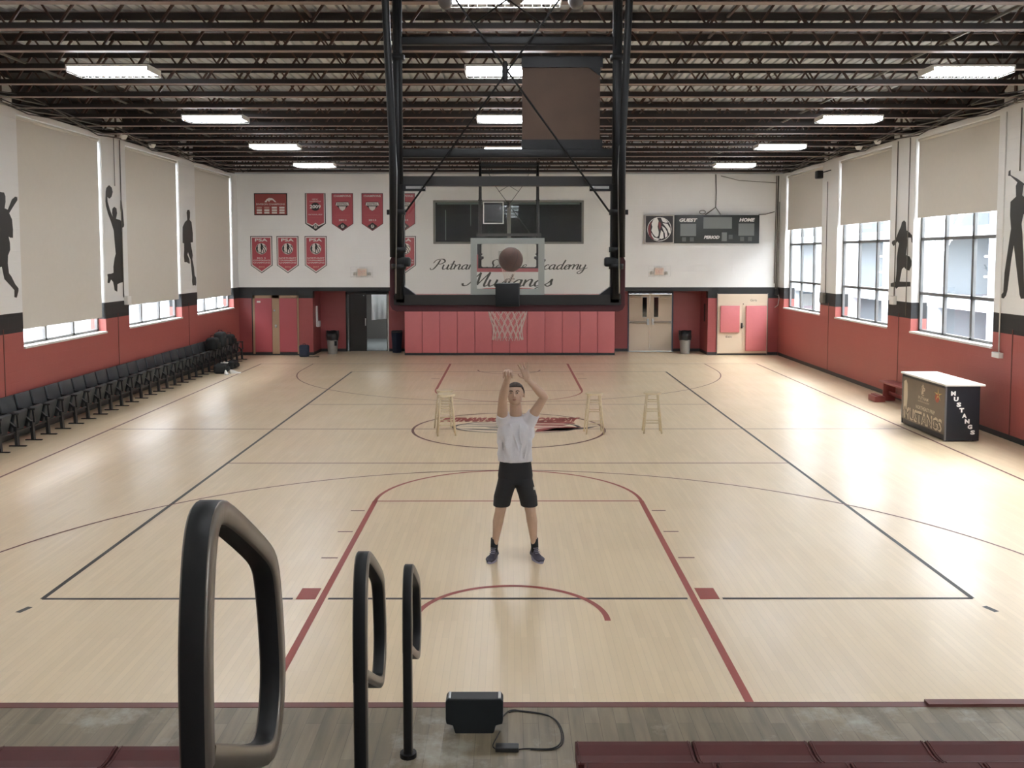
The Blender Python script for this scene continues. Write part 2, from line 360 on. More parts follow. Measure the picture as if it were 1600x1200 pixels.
# ================================================================== SHELL
# ---- floor
mb = MB(); mb.box(-XW-.35, XW+.35, 6.82, YF+6.5, -.12, 0, M_floor); mb.box(-XW-.35, XW+.35, YB-.3, 6.7395, -.12, 0, M_old)
floor = struct(mb, 'floor')
def fplane(u, v, d): return (u, v, .0022+d)
mb = MB()
mb.box(-XW, 3.1, 6.74, 6.80, -.02, .003, mat('edge_paint', '#6b3d36', .45)); mb.box(-XW, XW, 6.7395, 6.8195, -.1, .0015, M_linedk); mb.box(3.1, XW, 6.74, 6.82, 0, .022, M_linedk)
mb.build('edge_strip', floor)
LN = {'red': MB(), 'blk': MB(), 'drk': MB()}
LM = {'red': M_linered, 'blk': M_lineblk, 'drk': M_linedk}
def ln(k, x0, y0, x1, y1, w=.05, z=.0015):
    mbx = LN[k]; dx = x1-x0; dy = y1-y0; l = math.hypot(dx, dy); nx, ny = -dy/l*w/2, dx/l*w/2
    mbx.add([(x0+nx,y0+ny,z),(x1+nx,y1+ny,z),(x1-nx,y1-ny,z),(x0-nx,y0-ny,z)], [(0,3,2,1)], LM[k])
def arc(k, cx_, cy_, r, a0, a1, w=.05, n=72, z=.0018):
    mbx = LN[k]; a0 = math.radians(a0); a1 = math.radians(a1)
    o = [(cx_+math.cos(a0+(a1-a0)*i/n)*q, cy_+math.sin(a0+(a1-a0)*i/n)*q, z) for q in (r-w/2, r+w/2) for i in range(n+1)]
    mbx.add(o, [(i, i+1, n+2+i, n+1+i) for i in range(n)], LM[k])
YC = 17.95; Y0 = 6.82; Y1 = 28.95
for s in (-1, 1):
    ln('drk', s*7.62, Y0, s*7.62, Y1, .045)
    ln('blk', s*4.5, 8.95, s*4.5, 26.95, .05)
    ln('red', s*1.80, Y0, s*1.80, 12.62, .065)
    ln('red', s*1.80, Y1, s*1.80, Y1-5.79, .065)
    ln('drk', s*6.02, Y0, s*6.02, 8.42, .035)
    ln('drk', s*6.02, Y1, s*6.02, Y1-1.6, .03)
    for y in (10.19, 11.18, 12.12): ln('drk', s*1.87, y, s*2.05, y, .035)
    for y in (26.4, 25.4): ln('drk', s*1.87, y, s*2.1, y, .04)
    LN['red'].add([(s*1.86, 8.93, .0015), (s*2.05, 8.93, .0015), (s*2.05, 9.24, .0015), (s*1.86, 9.24, .0015)], [(0, 1, 2, 3)], M_linered)
    ln('blk', s*4.56, 8.6, s*4.51, 8.74, .06)
ln('red', -1.83, 12.60, 1.83, 12.60, .04); ln('red', -1.83, Y1-5.79, 1.83, Y1-5.79, .035)
arc('red', 0, 12.62, 1.80, 0, 180, .05); arc('red', 0, Y1-5.79, 1.80, 180, 360, .04)
arc('drk', 0, 8.42, 6.02, 0, 180, .035, 120); arc('drk', 0, Y1-1.6, 6.02, 180, 360, .03, 120)
arc('red', .03, 8.42, .88, -2, 182, .055); arc('drk', 0, Y1-1.6, .9, 180, 360, .035)
arc('drk', 0, YC, 1.83, 0, 360, .05, 96)
ln('drk', -7.62, YC, 7.62, YC, .035)
for y in (YC-3, YC+3): ln('drk', -4.5, y, 4.5, y, .035)
ln('drk', -7.62, Y1, 7.62, Y1, .04)
# volleyball end line, interrupted beside the lane blocks
for x0, x1 in ((-4.5, -2.08), (-1.74, 1.74), (2.08, 4.5)): ln('blk', x0, 8.95, x1, 8.95, .045)
ln('blk', -4.5, 26.95, 4.5, 26.95, .04)
for k, nm in (('red', 'red_lines'), ('blk', 'black_lines'), ('drk', 'maroon_lines')): LN[k].build(nm, floor)
# centre emblem
mb = MB()
fp = lambda u, v, d: (u, v, .0024+d*.2)
add_text(mb, 'PUTNAM SCIENCE ACADEMY', .05, 18.98, .50, 2.85, fp, M_linered, shear=.5, bold=.10)
add_disc(mb, .15, 18.15, 1.22, fp, M_linewht, .0005, sq=.52)
add_disc(mb, .15, 18.15, 1.25, fp, M_lineblk, .001, r0=1.17, sq=.52)
for pts, m in (
  ([(-1.0,18.35),(-.6,18.5),(-.2,18.52),(-.25,18.44),(-.6,18.42)], M_lineblk),
  ([(-1.0,18.2),(-.5,18.28),(.2,18.3),(.3,18.2),(-.3,18.2)], M_lineblk),
  ([(-.45,18.1),(-.2,18.12),(-.1,18.0),(-.35,18.02)], M_lineblk),
  ([(-1.0,18.0),(-.4,17.92),(.3,17.8),(.6,17.7),(.1,17.72),(-.6,17.85)], M_lineblk),
  ([(.3,18.75),(1.25,18.72),(1.32,18.5),(.5,18.55)], M_linered), ([(.35,18.48),(1.2,18.42),(1.05,18.25),(.45,18.3)], M_linered),
  ([(.5,18.2),(1.0,18.2),(.9,18.0),(.4,18.02)], M_linepink), ([(.55,17.95),(1.15,18.2),(1.45,18.1),(1.0,17.75),(.5,17.62)], M_linered),
  ([(.9,18.02),(1.5,18.1),(1.75,18.25),(1.5,17.95),(1.05,17.78),(.6,17.68)], M_lineblk)):
    add_poly(mb, pts, fp, m, .002)
mb.build('centre_emblem', floor)

# ---- side walls with window openings
def side_wall(s, name):
    mb = MB(); xa, xb = s*XW, s*(XW+.35)
    levels = [(0, 1.62), (1.62, 1.91), (1.91, 2.27), (2.27, 5.9), (5.9, ZW)]
    ms = [M_red, M_red, M_black, M_white, M_white]
    op = sorted(BAYS)
    for (z0, z1), m in zip(levels, ms):
        if z0 == 0 or z0 == 5.9: segs = [(YB, YF)]
        else:
            segs = []; y = YB
            for a, b in op: segs.append((y, a)); y = b
            segs.append((y, YF))
        for a, b in segs:
            if b-a > .01: mb.box(min(xa, xb), max(xa, xb), a, b, z0, z1, m)
    o = struct(mb, name)
    # control joints as dark grooves' sealant strips, baseboard
    j = MB()
    for y in (21.75, 26.55, 16.8, 11.9): j.box(s*(XW-.004)-.004, s*(XW-.004)+.004, y-.012, y+.012, 0, 1.62 if False else 2.0, M_linedk)
    j.build('joint_seal', o)
    # upper band above the joist seats, dark, with pale pilaster blocks
    u = MB(); u.box(min(s*(XW+.1), s*(XW+.35)), max(s*(XW+.1), s*(XW+.35)), YB, YF, ZW, ZD+.25, M_darkpanel)
    for y in (21.75, 26.65, 16.85, 11.95, 7.0):
        for dy in (-.32, .12): u.box(min(s*(XW-.02), s*(XW+.12)), max(s*(XW-.02), s*(XW+.12)), y+dy, y+dy+.36, ZW+.02, ZD-.06, M_white)
        u.box(min(s*(XW-.04), s*(XW+.12)), max(s*(XW-.04), s*(XW+.12)), y+.04, y+.12, ZW+.02, ZD-.06, M_joist)
    u.build('upper_band', o)
    b = MB(); b.box(min(s*(XW-.012), s*(XW-.001)), max(s*(XW-.012), s*(XW-.001)), YB+.02, YF-.02, 0.001, .1, M_blkplastic)
    bo = struct(b, 'baseboard_'+('left' if s < 0 else 'right'))
    return o
wall_l = side_wall(-1, 'wall_left'); wall_r = side_wall(1, 'wall_right')
# ---- windows
wn_i = 0
for s in (-1, 1):
    for y0, y1 in BAYS:
        wn_i += 1
        o = bpy.data.objects.new('window_%d' % wn_i, None); COL.objects.link(o); o['kind'] = 'structure'
        o.location = (s*XW, (y0+y1)/2, 1.62); hw = (y1-y0)/2
        f = MB(); x = s*.20; t = .03
        zz = [0, .86, 2.06, 3.2, 4.28]
        for y in (-hw+.03, -hw/3, hw/3, hw-.03): f.box(x-t, x+t, y-.042, y+.042, 0, 4.28, M_frame)
        for z in zz: f.box(x-t, x+t, -hw, hw, max(0, z-.034), min(4.28, z+.034)+(.03 if z == 0 else 0), M_frame)
        f.build('window_frame', o)
        g = MB(); g.box(x-.003, x+.003, -hw+.05, hw-.05, .05, 4.25, M_glass); g.build('pane', o)
        sl = MB(); sl.box(min(s*-.03, s*.2), max(s*-.03, s*.2), -hw-.0, hw+.0, -.03, .012, M_sill); sl.build('window_sill', o)
# ---- blinds
bl_names = ['by the middle of the wall, the nearest one in view', 'in the middle of the wall', 'farthest along, beside the end wall']
for s, side in ((-1, 'left'), (1, 'right')):
    for i, (y0, y1) in enumerate(BAYS):
        zb = (1.96, 2.15, 2.06)[i] if (s < 0 and i < 3) else (2.0 if s < 0 else 4.17)
        hw = (y1-y0)/2
        if i < 3:
            where = ('nearest of the three in view', 'middle one of the three in view', 'farthest, beside the banner wall')[i]
        else: where = ('next toward the bleachers', 'second toward the bleachers', 'third toward the bleachers', 'behind the bleachers')[i-3]
        t = thing('roller_blind', ('long lowered' if s < 0 else 'half lowered')+' beige roller blind on the '+side+' wall, '+where, 'blind', (s*(XW+.07), (y0+y1)/2, 0),
                  group='roller blinds on the '+side+' windows')
        f = MB(); f.box(-.002, .002, -hw+.06, hw-.038, zb, 5.895, M_blind); f.build('blind_fabric', t)
        r = MB(); r.tube([(0, -hw+.03, 5.855), (0, hw-.03, 5.855)], .032, M_blind, 10); r.build('roller', t)
        b = MB(); b.box(-.009, .009, -hw+.06, hw-.055, zb-.02, zb+.015, M_blind); b.build('bottom_rail', t)

# ---- far wall
RL = (-6.54, -3.48); RR = (3.53, 6.64)       # recess spans
HD = 2.14
W0, W1, Z0, Z1 = -2.51, 2.48, 3.71, 5.15     # observation window
mb = MB(); T = .3
def fw(x0, x1, z0, z1, m): mb.box(x0, x1, YF, YF+T, z0, z1, m)
fw(-XW-.35, W0, 2.27, 5.92, M_whiteX); fw(W1, XW+.35, 2.27, 5.92, M_whiteX)
fw(W0, W1, 2.27, Z0, M_whiteX); fw(W0, W1, Z1, 5.92, M_whiteX); fw(-XW-.35, XW+.35, 5.92, ZW+.02, M_whiteX)
fw(-XW-.35, RL[0], 1.91, 2.27, M_blackX); fw(RR[1], XW+.35, 1.91, 2.27, M_blackX)
fw(RL[0], RL[1], HD, 2.27, M_blackX); fw(RR[0], RR[1], HD, 2.27, M_blackX)
fw(RL[1], RR[0], 0, 2.05, M_redX); fw(RL[1], RR[0], 2.05, 2.27, M_whiteX)
fw(-XW-.35, RL[0], 0, 1.91, M_redX); fw(RR[1], XW+.35, 0, 1.91, M_redX)
mb.box(-XW-.35, XW+.35, YF+.05, YF+T, ZW+.02, ZD+.25, M_deck)
# recesses: side walls, back wall with door holes, soffit
YR = 32.75
def rw(x0, x1, y0, y1, z0, z1, m): mb.box(x0, x1, y0, y1, z0, z1, m)
for (a, b), (d0, d1) in ((RL, (-5.66, -4.17)), (RR, (4.12, 5.70))):
    rw(a-.2, a, YF+T, YR, 0, HD, M_redX); rw(b, b+.2, YF+T, YR, 0, HD, M_redX)
    rw(a-.2, d0, YR, YR+.15, 0, HD, M_redX); rw(d1, b+.2, YR, YR+.15, 0, HD, M_redX); rw(d0, d1, YR, YR+.15, 2.06, HD, M_blackX)
    rw(a-.2, b+.2, YF+T, YR+.15, HD, HD+.1, M_blackX)
struct(mb, 'wall_far')
b = MB()
for x0, x1 in ((-XW+.02, RL[0]), (RR[1], XW-.02)): b.box(x0, x1, YF-.012, YF-.001, .001, .1, M_blkplastic)
for (a, c), (d0, d1) in ((RL, (-5.66, -4.17)), (RR, (4.12, 5.70))):
    b.box(a+.001, a+.012, YF, YR, .001, .1, M_blkplastic); b.box(a, d0, YR-.012, YR-.001, .001, .1, M_blkplastic); b.box(d1, c, YR-.012, YR-.001, .001, .1, M_blkplastic); b.box(c-.012, c-.001, YF, YR, .001, .1, M_blkplastic)
struct(b, 'baseboard_far')
# back wall behind the camera
mb = MB(); mb.box(-XW-.35, XW+.35, YB-.3, YB, 0, 1.91, M_redX); mb.box(-XW-.35, XW+.35, YB-.3, YB, 1.91, 2.27, M_blackX); mb.box(-XW-.35, XW+.35, YB-.3, YB, 2.27, ZD+.25, M_whiteX)
struct(mb, 'wall_back')
# observation window
o = bpy.data.objects.new('window_15', None); COL.objects.link(o); o['kind'] = 'structure'; o.location = (0, YF, Z0)
f = MB(); w = .07; H_ = Z1-Z0
for x0, x1, z0, z1 in ((W0, W1, 0, w), (W0, W1, H_-w, H_), (W0, W0+w, 0, H_), (W1-w, W1, 0, H_), (-.06, .06, 0, H_)): f.box(x0, x1, -.02, .08, z0, z1, mat('window_trim_grey', '#77756d', .5))
f.build('window_frame', o)
g = MB(); g.box(W0+.05, W1-.05, .03, .04, .05, H_-.05, M_smoke); g.build('pane', o)
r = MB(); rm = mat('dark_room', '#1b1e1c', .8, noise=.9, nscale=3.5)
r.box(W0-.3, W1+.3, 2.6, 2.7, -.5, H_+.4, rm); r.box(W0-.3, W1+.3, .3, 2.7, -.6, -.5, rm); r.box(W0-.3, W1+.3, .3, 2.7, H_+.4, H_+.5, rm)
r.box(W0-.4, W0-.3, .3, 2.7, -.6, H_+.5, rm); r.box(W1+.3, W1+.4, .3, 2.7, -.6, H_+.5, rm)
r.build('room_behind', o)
g = MB(); g.box(W0+.12, W1-.12, .09, .11, H_-.13, H_-.075, M_whitep); g.build('rolled_shade', o)
g = MB(); g.box(-2.12, -2.09, .05, .06, .12, 1.12, M_whitep); g.box(-1.28, -1.26, .05, .06, .6, 1.3, M_whitep); g.build('painted_reflection', o)  # thin white bars painted in as reflections on the left of the window

# ---- roof deck (fluted steel) 
mb = MB(); per = .152; x = -XW-.35; pr = []
while x < XW+.35: pr += [(x, ZD), (x+.108, ZD), (x+.114, ZD+.04), (x+.146, ZD+.04)]; x += per
pr.append((XW+.4, ZD))
n = len(pr); vs = [(a, YB-.3, z) for a, z in pr]+[(a, YF+.3, z) for a, z in pr]
mb.add(vs, [(i, i+1, n+i+1, n+i) for i in range(n-1)], M_deck)
mb.box(-XW-.35, XW+.35, YB-.3, YF+.3, ZD+.06, ZD+.16, M_deck)
ceil = struct(mb, 'ceiling')
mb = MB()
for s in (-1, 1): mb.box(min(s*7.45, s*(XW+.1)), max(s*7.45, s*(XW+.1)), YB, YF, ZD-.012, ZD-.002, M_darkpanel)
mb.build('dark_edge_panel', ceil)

# ---- open-web joists
def make_joist():
    t = thing('roof_joist', 'x', 'joist')
    a = MB()
    for dy in (-.035, .035):      # double angle bottom chord
        a.box(-XW-.1, XW+.1, dy-.004 if dy > 0 else dy-.0, dy+.004 if dy > 0 else dy+.004, .0, .075, M_joist_dark)
    a.box(-XW-.1, XW+.1, -.06, .06, -.006, .004, M_flange); a.build('bottom_chord', t)
    b = MB()
    for dy in (-.035, .035): b.box(-XW-.1, XW+.1, dy-.003, dy+.003, .41, .50, M_joist_dark)
    b.box(-XW-.1, XW+.1, -.06, .06, .492, .50, M_joist); b.build('top_chord', t)
    c = MB(); N = 30; p = (2*XW)/N
    for i in range(N):
        x0 = -XW+i*p
        c.bar((x0, 0, .03), (x0+p/2, 0, .46), .03, .03, M_joist); c.bar((x0+p/2, 0, .46), (x0+p, 0, .03), .022, .022, M_joist)
    c.build('web', t)
    return t
J0 = make_joist(); ords = ['first', 'second', 'third', 'fourth', 'fifth', 'sixth', 'seventh', 'eighth', 'ninth', 'tenth', 'eleventh', 'twelfth', 'thirteenth', 'fourteenth', 'fifteenth', 'sixteenth', 'seventeenth', 'eighteenth', 'nineteenth', 'twentieth', 'twenty-first', 'twenty-second', 'twenty-third', 'twenty-fourth', 'twenty-fifth', 'twenty-sixth', 'twenty-seventh', 'twenty-eighth', 'twenty-ninth', 'thirtieth']
JY = [10.35+1.205*k for k in range(17, -8, -1)]
for i, y in enumerate(JY):
    j = J0 if i == 0 else copy_tree(J0)
    j.location = (0, y, 6.02); j['label'] = 'dark red-brown open-web steel roof joist, '+ords[i]+' one out from the banner wall'; j['group'] = 'roof joists'
# bridging rods running the length of the roof, and conduit on hangers
for x, z, nm in ((-7.0, 6.10, 'thin bridging rod threaded through the joists over the black folding seats'), (5.72, 6.10, 'thin bridging rod threaded through the joists near the right lamps'), (-2.6, 6.46, 'thin bridging rod under the deck left of the hoop frame'), (2.9, 6.46, 'thin bridging rod under the deck right of the hoop frame')):
    m_ = MB(); m_.bar((x, YB, z), (x, YF, z), .03, .03, M_cable if z < 6.3 else M_joist)
    tag(m_.build('bridging_rod'), nm, 'rod')
cb = [MB(), MB()]
for k, s in enumerate((-1, 1)):
    for q in range(5):
        pts = [(s*(8.85-.11*q+.05*math.sin(i*1.7+q)), YB+.3+i*1.0, 6.0+.02*q-.03+.05*math.sin(i*2.1+q*1.3)) for i in range(34)]
        cb[k].tube(pts, .012, M_cable if q % 2 else M_joist_dark, 5)
    tag(cb[k].build('cable_run'), 'bundle of loose grey cables along the top of the '+('left' if s < 0 else 'right')+' wall', 'cables')

# ---- ceiling lamps
M_guard = mat('wire_guard', '#c9c9c4', .4, metal=.5)
def make_lamp():
    t = thing('ceiling_lamp', 'x', 'lamp'); L_ = .56; Wd = .24
    h = MB(); h.box(-L_, L_, -Wd, Wd, .085, .10, M_whitep)
    for s in (-1, 1): h.box(s*L_-.012, s*L_+.012, -Wd, Wd, .02, .10, M_whitep)
    for y in (-Wd, 0, Wd): h.box(-L_, L_, y-.006, y+.006, .07, .10, M_whitep)
    h.build('lamp_housing', t)
    for k in range(4):
        y = -.18+.12*k; q = MB(); q.tube([(-L_+.02, y, .05), (L_-.02, y, .05)], .028, M_lens, 8); q.build('lamp_tube', t)
    g = MB()
    for k in range(13):
        x = -L_+L_*2*k/12; g.tube([(x, -Wd, .10), (x, -Wd, -.0), (x, Wd, -.0), (x, Wd, .10)], .003, M_guard, 4)
    for y in (-Wd, -.08, .08, Wd): g.tube([(-L_, y, -.0), (L_, y, -.0)], .003, M_guard, 4)
    for z in (.04, .08): g.tube([(-L_, -Wd, z), (L_, -Wd, z)], .003, M_guard, 4)
    g.build('wire_guard', t)
    for s in (-.5, .5):
        w = MB(); w.tube([(s, 0, .10), (s, 0, .5)], .004, M_cable, 4); w.build('hanger', t)
    return t
LP0 = make_lamp(); first = True
rows = [(-5.52, 'left'), (-.03, 'middle'), (6.42, 'right')]
LY = [9.6, 13.45, 18.05, 22.6, 27.15, 5.0, .5]
wh = ['second-nearest seen', 'above the free throw area', 'third bay back', 'near the end wall', 'closest to the banner wall', 'over the bleachers', 'behind the bleachers']
for x, rn in rows:
    for i, y in enumerate(LY):
        if i == 0 and rn != 'middle': y = 8.7
        if rn == 'middle' and i == 4: continue
        if rn == 'middle' and i == 3: y = 23.2
        o = LP0 if first else copy_tree(LP0); first = False
        o.location = (x, y, 5.84)
        k = [4, 3, 2, 1, 0, 5, 6][i]
        o['label'] = 'lit caged fluorescent ceiling lamp in the '+rn+' row, '+ords[k if i < 5 else i]+' from the banner wall'; o['group'] = 'fluorescent ceiling lamps'

# ================================================================== OUTSIDE
mb = MB(); mg = mat('pavement_grey', '#8d8f8f', .8, noise=.1)
mb.box(-60, -XW-.36, -30, 70, -.6, -.5, mg); mb.box(XW+.36, 60, -30, 70, -.6, -.5, mg); mb.box(-60, 60, 38.2, 70, -.6, -.5, mg)
o = mb.build('ground'); o['kind'] = 'structure'
mp = mat('pale_siding', '#b4babf', .8); mp2 = mat('pale_grey_siding', '#5c6266', .8); mst = mat('white_painted_steel', '#e6e8ea', .6)
t = thing('annex_building', 'pale building with porches and outdoor stairs seen through the right windows', 'building', (16, 20, -.5))
b = MB(); b.box(0, 6, -22, 34, 0, 9, mp2); b.build('wall', t)
for k in range(13):
    q = MB(); y = -16+k*4.0; q.box(-1.66, -1.35, y-.3, y+.3, 0, 9, mp); q.build('column', t)
q = MB()
for z in (2.1, 4.4, 6.8): q.box(-1.6, 0, -20, 34, z, z+.35, mp)
q.build('porch_deck', t)
q = MB()
for y in (1.0, 9.0):
    for k in (0, 1):
        q.bar((-1.9, y, 6.6-.0-k*1.0), (-1.9, y+4.2, 2.6-k*1.0), .08, .12, mst)
    for i in range(8): q.bar((-1.9, y+.5*i+.2, 6.4-.5*i), (-1.9, y+.5*i+.2, 5.3-.5*i), .05, .05, mst)
    for z in (3.0, 3.6, 4.2): q.bar((-1.9, y+4, z-.4), (-1.9, y+7, z-.4), .06, .06, mst)
q.build('stair', t)
t = thing('neighbour_building', 'pale sided building glimpsed under the left blinds', 'building', (-17, 20, -.5))
b = MB(); b.box(-5, 0, -22, 34, 0, 8, mp); b.build('wall', t)
for k in range(16):
    q = MB(); y = -20+k*3.2; q.box(-.02, .06, y, y+.9, 1.6, 3.6, mp2); q.build('window', t)

# ---- hallway behind left doors, lobby behind right doors
mh = mat('hall_floor_grey', '#6e7576', .25); mhw = mat('hall_wall_dark', '#4a4a47', .7)
mb = MB(); mb.box(-7.2, -2.6, YR+.15, 37.9, -.05, .002, mh); mb.box(-7.2, -2.6, YR+.15, 37.9, 2.5, 2.6, mhw)
mb.box(-7.3, -7.2, YR+.15, 37.9, 0, 2.6, mhw); mb.box(-2.7, -2.6, YR+.15, 37.9, 0, 2.6, mhw); mb.box(-7.2, -2.6, 37.8, 37.9, 0, 2.6, mhw)
br = block_wall('hall_brick', '#77706a', .7, axis='Y')
mb.box(-3.35, -3.2, YR+.2, 37.8, 0, 1.25, mat('hall_wall_lower', '#5c615f', .6)); mb.box(-3.35, -3.2, YR+.2, 37.8, 1.25, 2.5, br)
mb.box(3.6, 6.4, YR+.15, 34.5, 0, 2.6, mhw) if False else None
struct(mb, 'trim_1')
ml = bpy.data.lights.new('hall_lamp', 'AREA'); ml.size = 1.0; ml.energy = 45; lo = bpy.data.objects.new('hall_lamp', ml); COL.objects.link(lo); lo.location = (-4.6, 35.2, 2.48)
mplas = mat('plastic_sheet', '#c8cccb', .25, bump=.8, bscale=9)
mb = MB(); pl = []
for i in range(15):
    a = i/14; pl.append((-4.95+a*.98, 34.0+.05*math.sin(i*2.3)+.02*math.sin(i*5.1)))
vs = [(x, y, z) for z in (1.05+.0, 1.6, 2.2) for x, y in pl]; vs = [(x+(.0 if z > 1.1 else .0), y, z+(.1*(x+4.5) if z < 1.3 else 0)) for x, y, z in vs]
mb.add(vs, [(j*15+i, j*15+i+1, (j+1)*15+i+1, (j+1)*15+i) for j in (0, 1) for i in range(14)], mplas, True)
mb.tube([(-5.0, 34.0, 2.2), (-3.9, 34.0, 2.2)], .015, M_silver, 6)
tag(mb.build('plastic_sheet'), 'crinkled clear plastic sheet hanging in the hallway behind the open door', 'sheet')

# ---- doors
def dobj(n, x, y):
    o = bpy.data.objects.new('door_%d' % n, None); COL.objects.link(o); o['kind'] = 'structure'; o.location = (x, y, 0); return o
# door 1: red double cabinet doors in a tan frame (far wall, left)
o = dobj(1, -7.775, YF); w = .765
f = MB()
for x0, x1 in ((-w, -w+.07), (-.12, .12), (w-.05, w)): f.box(x0, x1, -.03, -.001, .05, 2.0, M_tan)
f.box(-w, w, -.03, -.001, 1.91, 2.0, M_tan); f.box(-w-.03, -w, -.035, -.001, .05, 2.0, M_blk); f.build('door_frame', o)
for x0, x1 in ((-w+.07, -.12), (.12, w-.05)):
    f = MB(); f.box(x0+.005, x1-.005, -.045, -.002, .12, 1.905, M_doorred); lf = f.build('door_leaf', o)
f = MB(); f.rbox(-.03, .03, -.06, -.03, .93, 1.03, .01, M_silver); f.rbox(-.07, -.01, -.05, -.03, 1.47, 1.53, .01, M_silver); f.build('lock', o)
f = MB(); f.box(-.62, -.50, -.05, -.045, 1.76, 1.82, M_whitep); f.build('label_plate', o)
# door 2: dark doors to the hallway, right leaf open
o = dobj(2, -4.915, YR); 
f = MB(); f.box(-.745, -.70, -.02, .14, 0, 2.05, M_blkgloss); f.box(.70, .745, -.02, .14, 0, 2.05, M_whitep); f.box(-.745, .745, -.02, .14, 1.98, 2.06, M_blkgloss); f.box(-.64, -.60, 0, .1, 0, 1.98, M_blkgloss); f.build('door_frame', o)
f = MB(); f.box(-.70, -.64, .04, .05, .02, 1.98, glass_mat('frosted_sidelight')); f.build('sidelight', o)
f = MB(); f.box(-.60, -.03, .03, .075, .01, 1.97, M_blkgloss); l_ = f.build('door_leaf', o)
f = MB(); f.box(-.08, -.05, -.03, .03, .9, 1.15, M_silver); f.cyl((-.12, -.02, 1.93), .012, .03, M_silver, 8); f.build('door_handle', o)
f = MB(); f.box(.66, .70, .1, .75, .01, 1.97, M_blkgloss); f.build('door_leaf', o)
# door 3: beige double exit doors with panic bars
o = dobj(3, 4.91, YR)
f = MB(); mbl = mat('door_frame_blue_grey', '#4b4a58', .5)
for x0, x1 in ((-.79, -.745), (.745, .79)): f.box(x0, x1, -.03, .12, 0, 2.06, mbl)
f.box(-.79, .79, -.03, .12, 2.0, 2.06, mbl); f.box(-.03, .03, -.01, .1, .01, 2.0, M_beige); f.build('door_frame', o)
for s in (-1, 1):
    f = MB(); x0, x1 = (-.745, -.03) if s < 0 else (.03, .745)
    f.box(x0+.004, x1-.004, .02, .065, .01, 1.995, M_beige); lf = f.build('door_leaf', o)
    f = MB(); wx_ = s*.20
    f.box(wx_-.075, wx_+.075, .012, .021, 1.2, 1.88, M_glassdark); f.build('vision_pane', lf)
    f = MB(); f.box(wx_-.085, wx_+.085, .008, .02, 1.19, 1.2, M_silver); f.box(wx_-.085, wx_+.085, .008, .02, 1.88, 1.89, M_silver); f.build('pane_trim', lf)
    f = MB(); f.rbox(min(s*.08, s*.72), max(s*.08, s*.72), -.05, -.01, .99, 1.05, .012, mat('panic_bar', '#8f8474', .3, metal=.4)); f.box(s*.09-.035, s*.09+.035, -.05, .02, .93, 1.14, M_silver); f.box(s*.7-.03, s*.7+.03, -.03, .02, .98, 1.06, M_silver); f.build('panic_bar', lf)
    f = MB(); f.rbox(min(s*.32, s*.68), max(s*.32, s*.68), -.04, .02, 1.86, 1.94, .01, mat('closer', '#bfae97', .4)); f.build('door_closer', lf)
# doorstep plate
f = MB(); f.box(-.8, .8, -.25, .1, .001, .006, mat('threshold', '#9b988f', .4)); f.build('threshold', o)
# door 4: beige storage doors with red pads
o = dobj(4, 7.79, YF); 
f = MB(); f.box(-.83, .83, -.035, -.001, .06, 2.05, M_beige); f.box(-.85, -.83, -.04, -.001, .0, 2.07, mat('door_edge_grey', '#6b6660', .5)); f.box(.83, .85, -.04, -.001, 0, 2.07, mat('door_edge_grey', '#6b6660')); f.build('door_frame', o)
f = MB(); f.box(.0, .82, -.05, -.035, .08, 1.74, M_beige); f.box(-.80, -.02, -.045, -.035, .08, 2.0, M_beige); f.build('door_leaf', o)
for x0, x1, z0, z1 in ((-.75, -.11, .77, 1.66), (.1, .79, .15, 1.66)):
    f = MB(); f.rbox(x0, x1, -.12, -.05, z0, z1, .015, M_padred); f.build('door_pad', o)
f = MB(); f.rbox(-.05, .0, -.08, -.045, .9, 1.08, .008, M_blk); f.cyl((.03, -.07, .95), .02, .05, M_silver, 10); f.cyl((.02, -.06, 1.70), .015, .03, M_blk, 8); f.build('lock', o)
dpl = lambda u, v, d: (u, -.052-d, v)
f = MB(); add_text(f, 'Girls', .36, 1.84, .07, .22, lambda u, v, d: (u, -.0375, v), M_txtk); add_text(f, 'Exit', -.45, .62, .06, .2, dpl, M_txtk); f.build('lettering', o)

# ---- wall pads (centre of the far wall)
PW = (3.53+3.48)/12
f = MB(); f.rbox(0.004, PW-.004, -.07, 0, .08, 2.05, .02, M_padred); PD = f.build('wall_pad')
for i in range(12):
    p = PD if i == 0 else PD.copy()
    if i: COL.objects.link(p)
    p.location = (-3.48+PW*i, YF-.001, 0)
    w_ = ['leftmost', 'second from the left', 'third from the left', 'fourth from the left', 'fifth from the left', 'sixth from the left', 'sixth from the right', 'fifth from the right', 'fourth from the right', 'third from the right', 'second from the right', 'rightmost'][i]
    tag(p, 'tall red padded panel under the script lettering, '+w_, 'wall pad', 'red wall pads')
f = MB(); f.box(RL[1], RR[0], YF-.05, YF-.001, .001, .08, M_blkplastic); o = f.build('trim_2'); o['kind'] = 'structure'

# ================================================================== FAR WALL FITTINGS
FW = lambda u, v, d: (u, YF-.012-d, v)
# ---- script lettering
mb = MB(); sp_ = lambda u, v, d: (u, YF-.004, v); mscr = mat('script_paint', '#4a4a43', .6)
script(mb, 'Putnam Science Academy', -2.52, 2.87, 5.1, .155, sp_, mscr)
tag(mb.build('wall_lettering'), 'small dark script words Putnam Science Academy painted below the wide window', 'lettering')
mb = MB(); script(mb, 'Mustangs', -1.32, 2.31, 2.75, .215, sp_, mscr)
tag(mb.build('wall_lettering'), 'larger dark script word Mustangs painted just above the red wall pads', 'lettering')
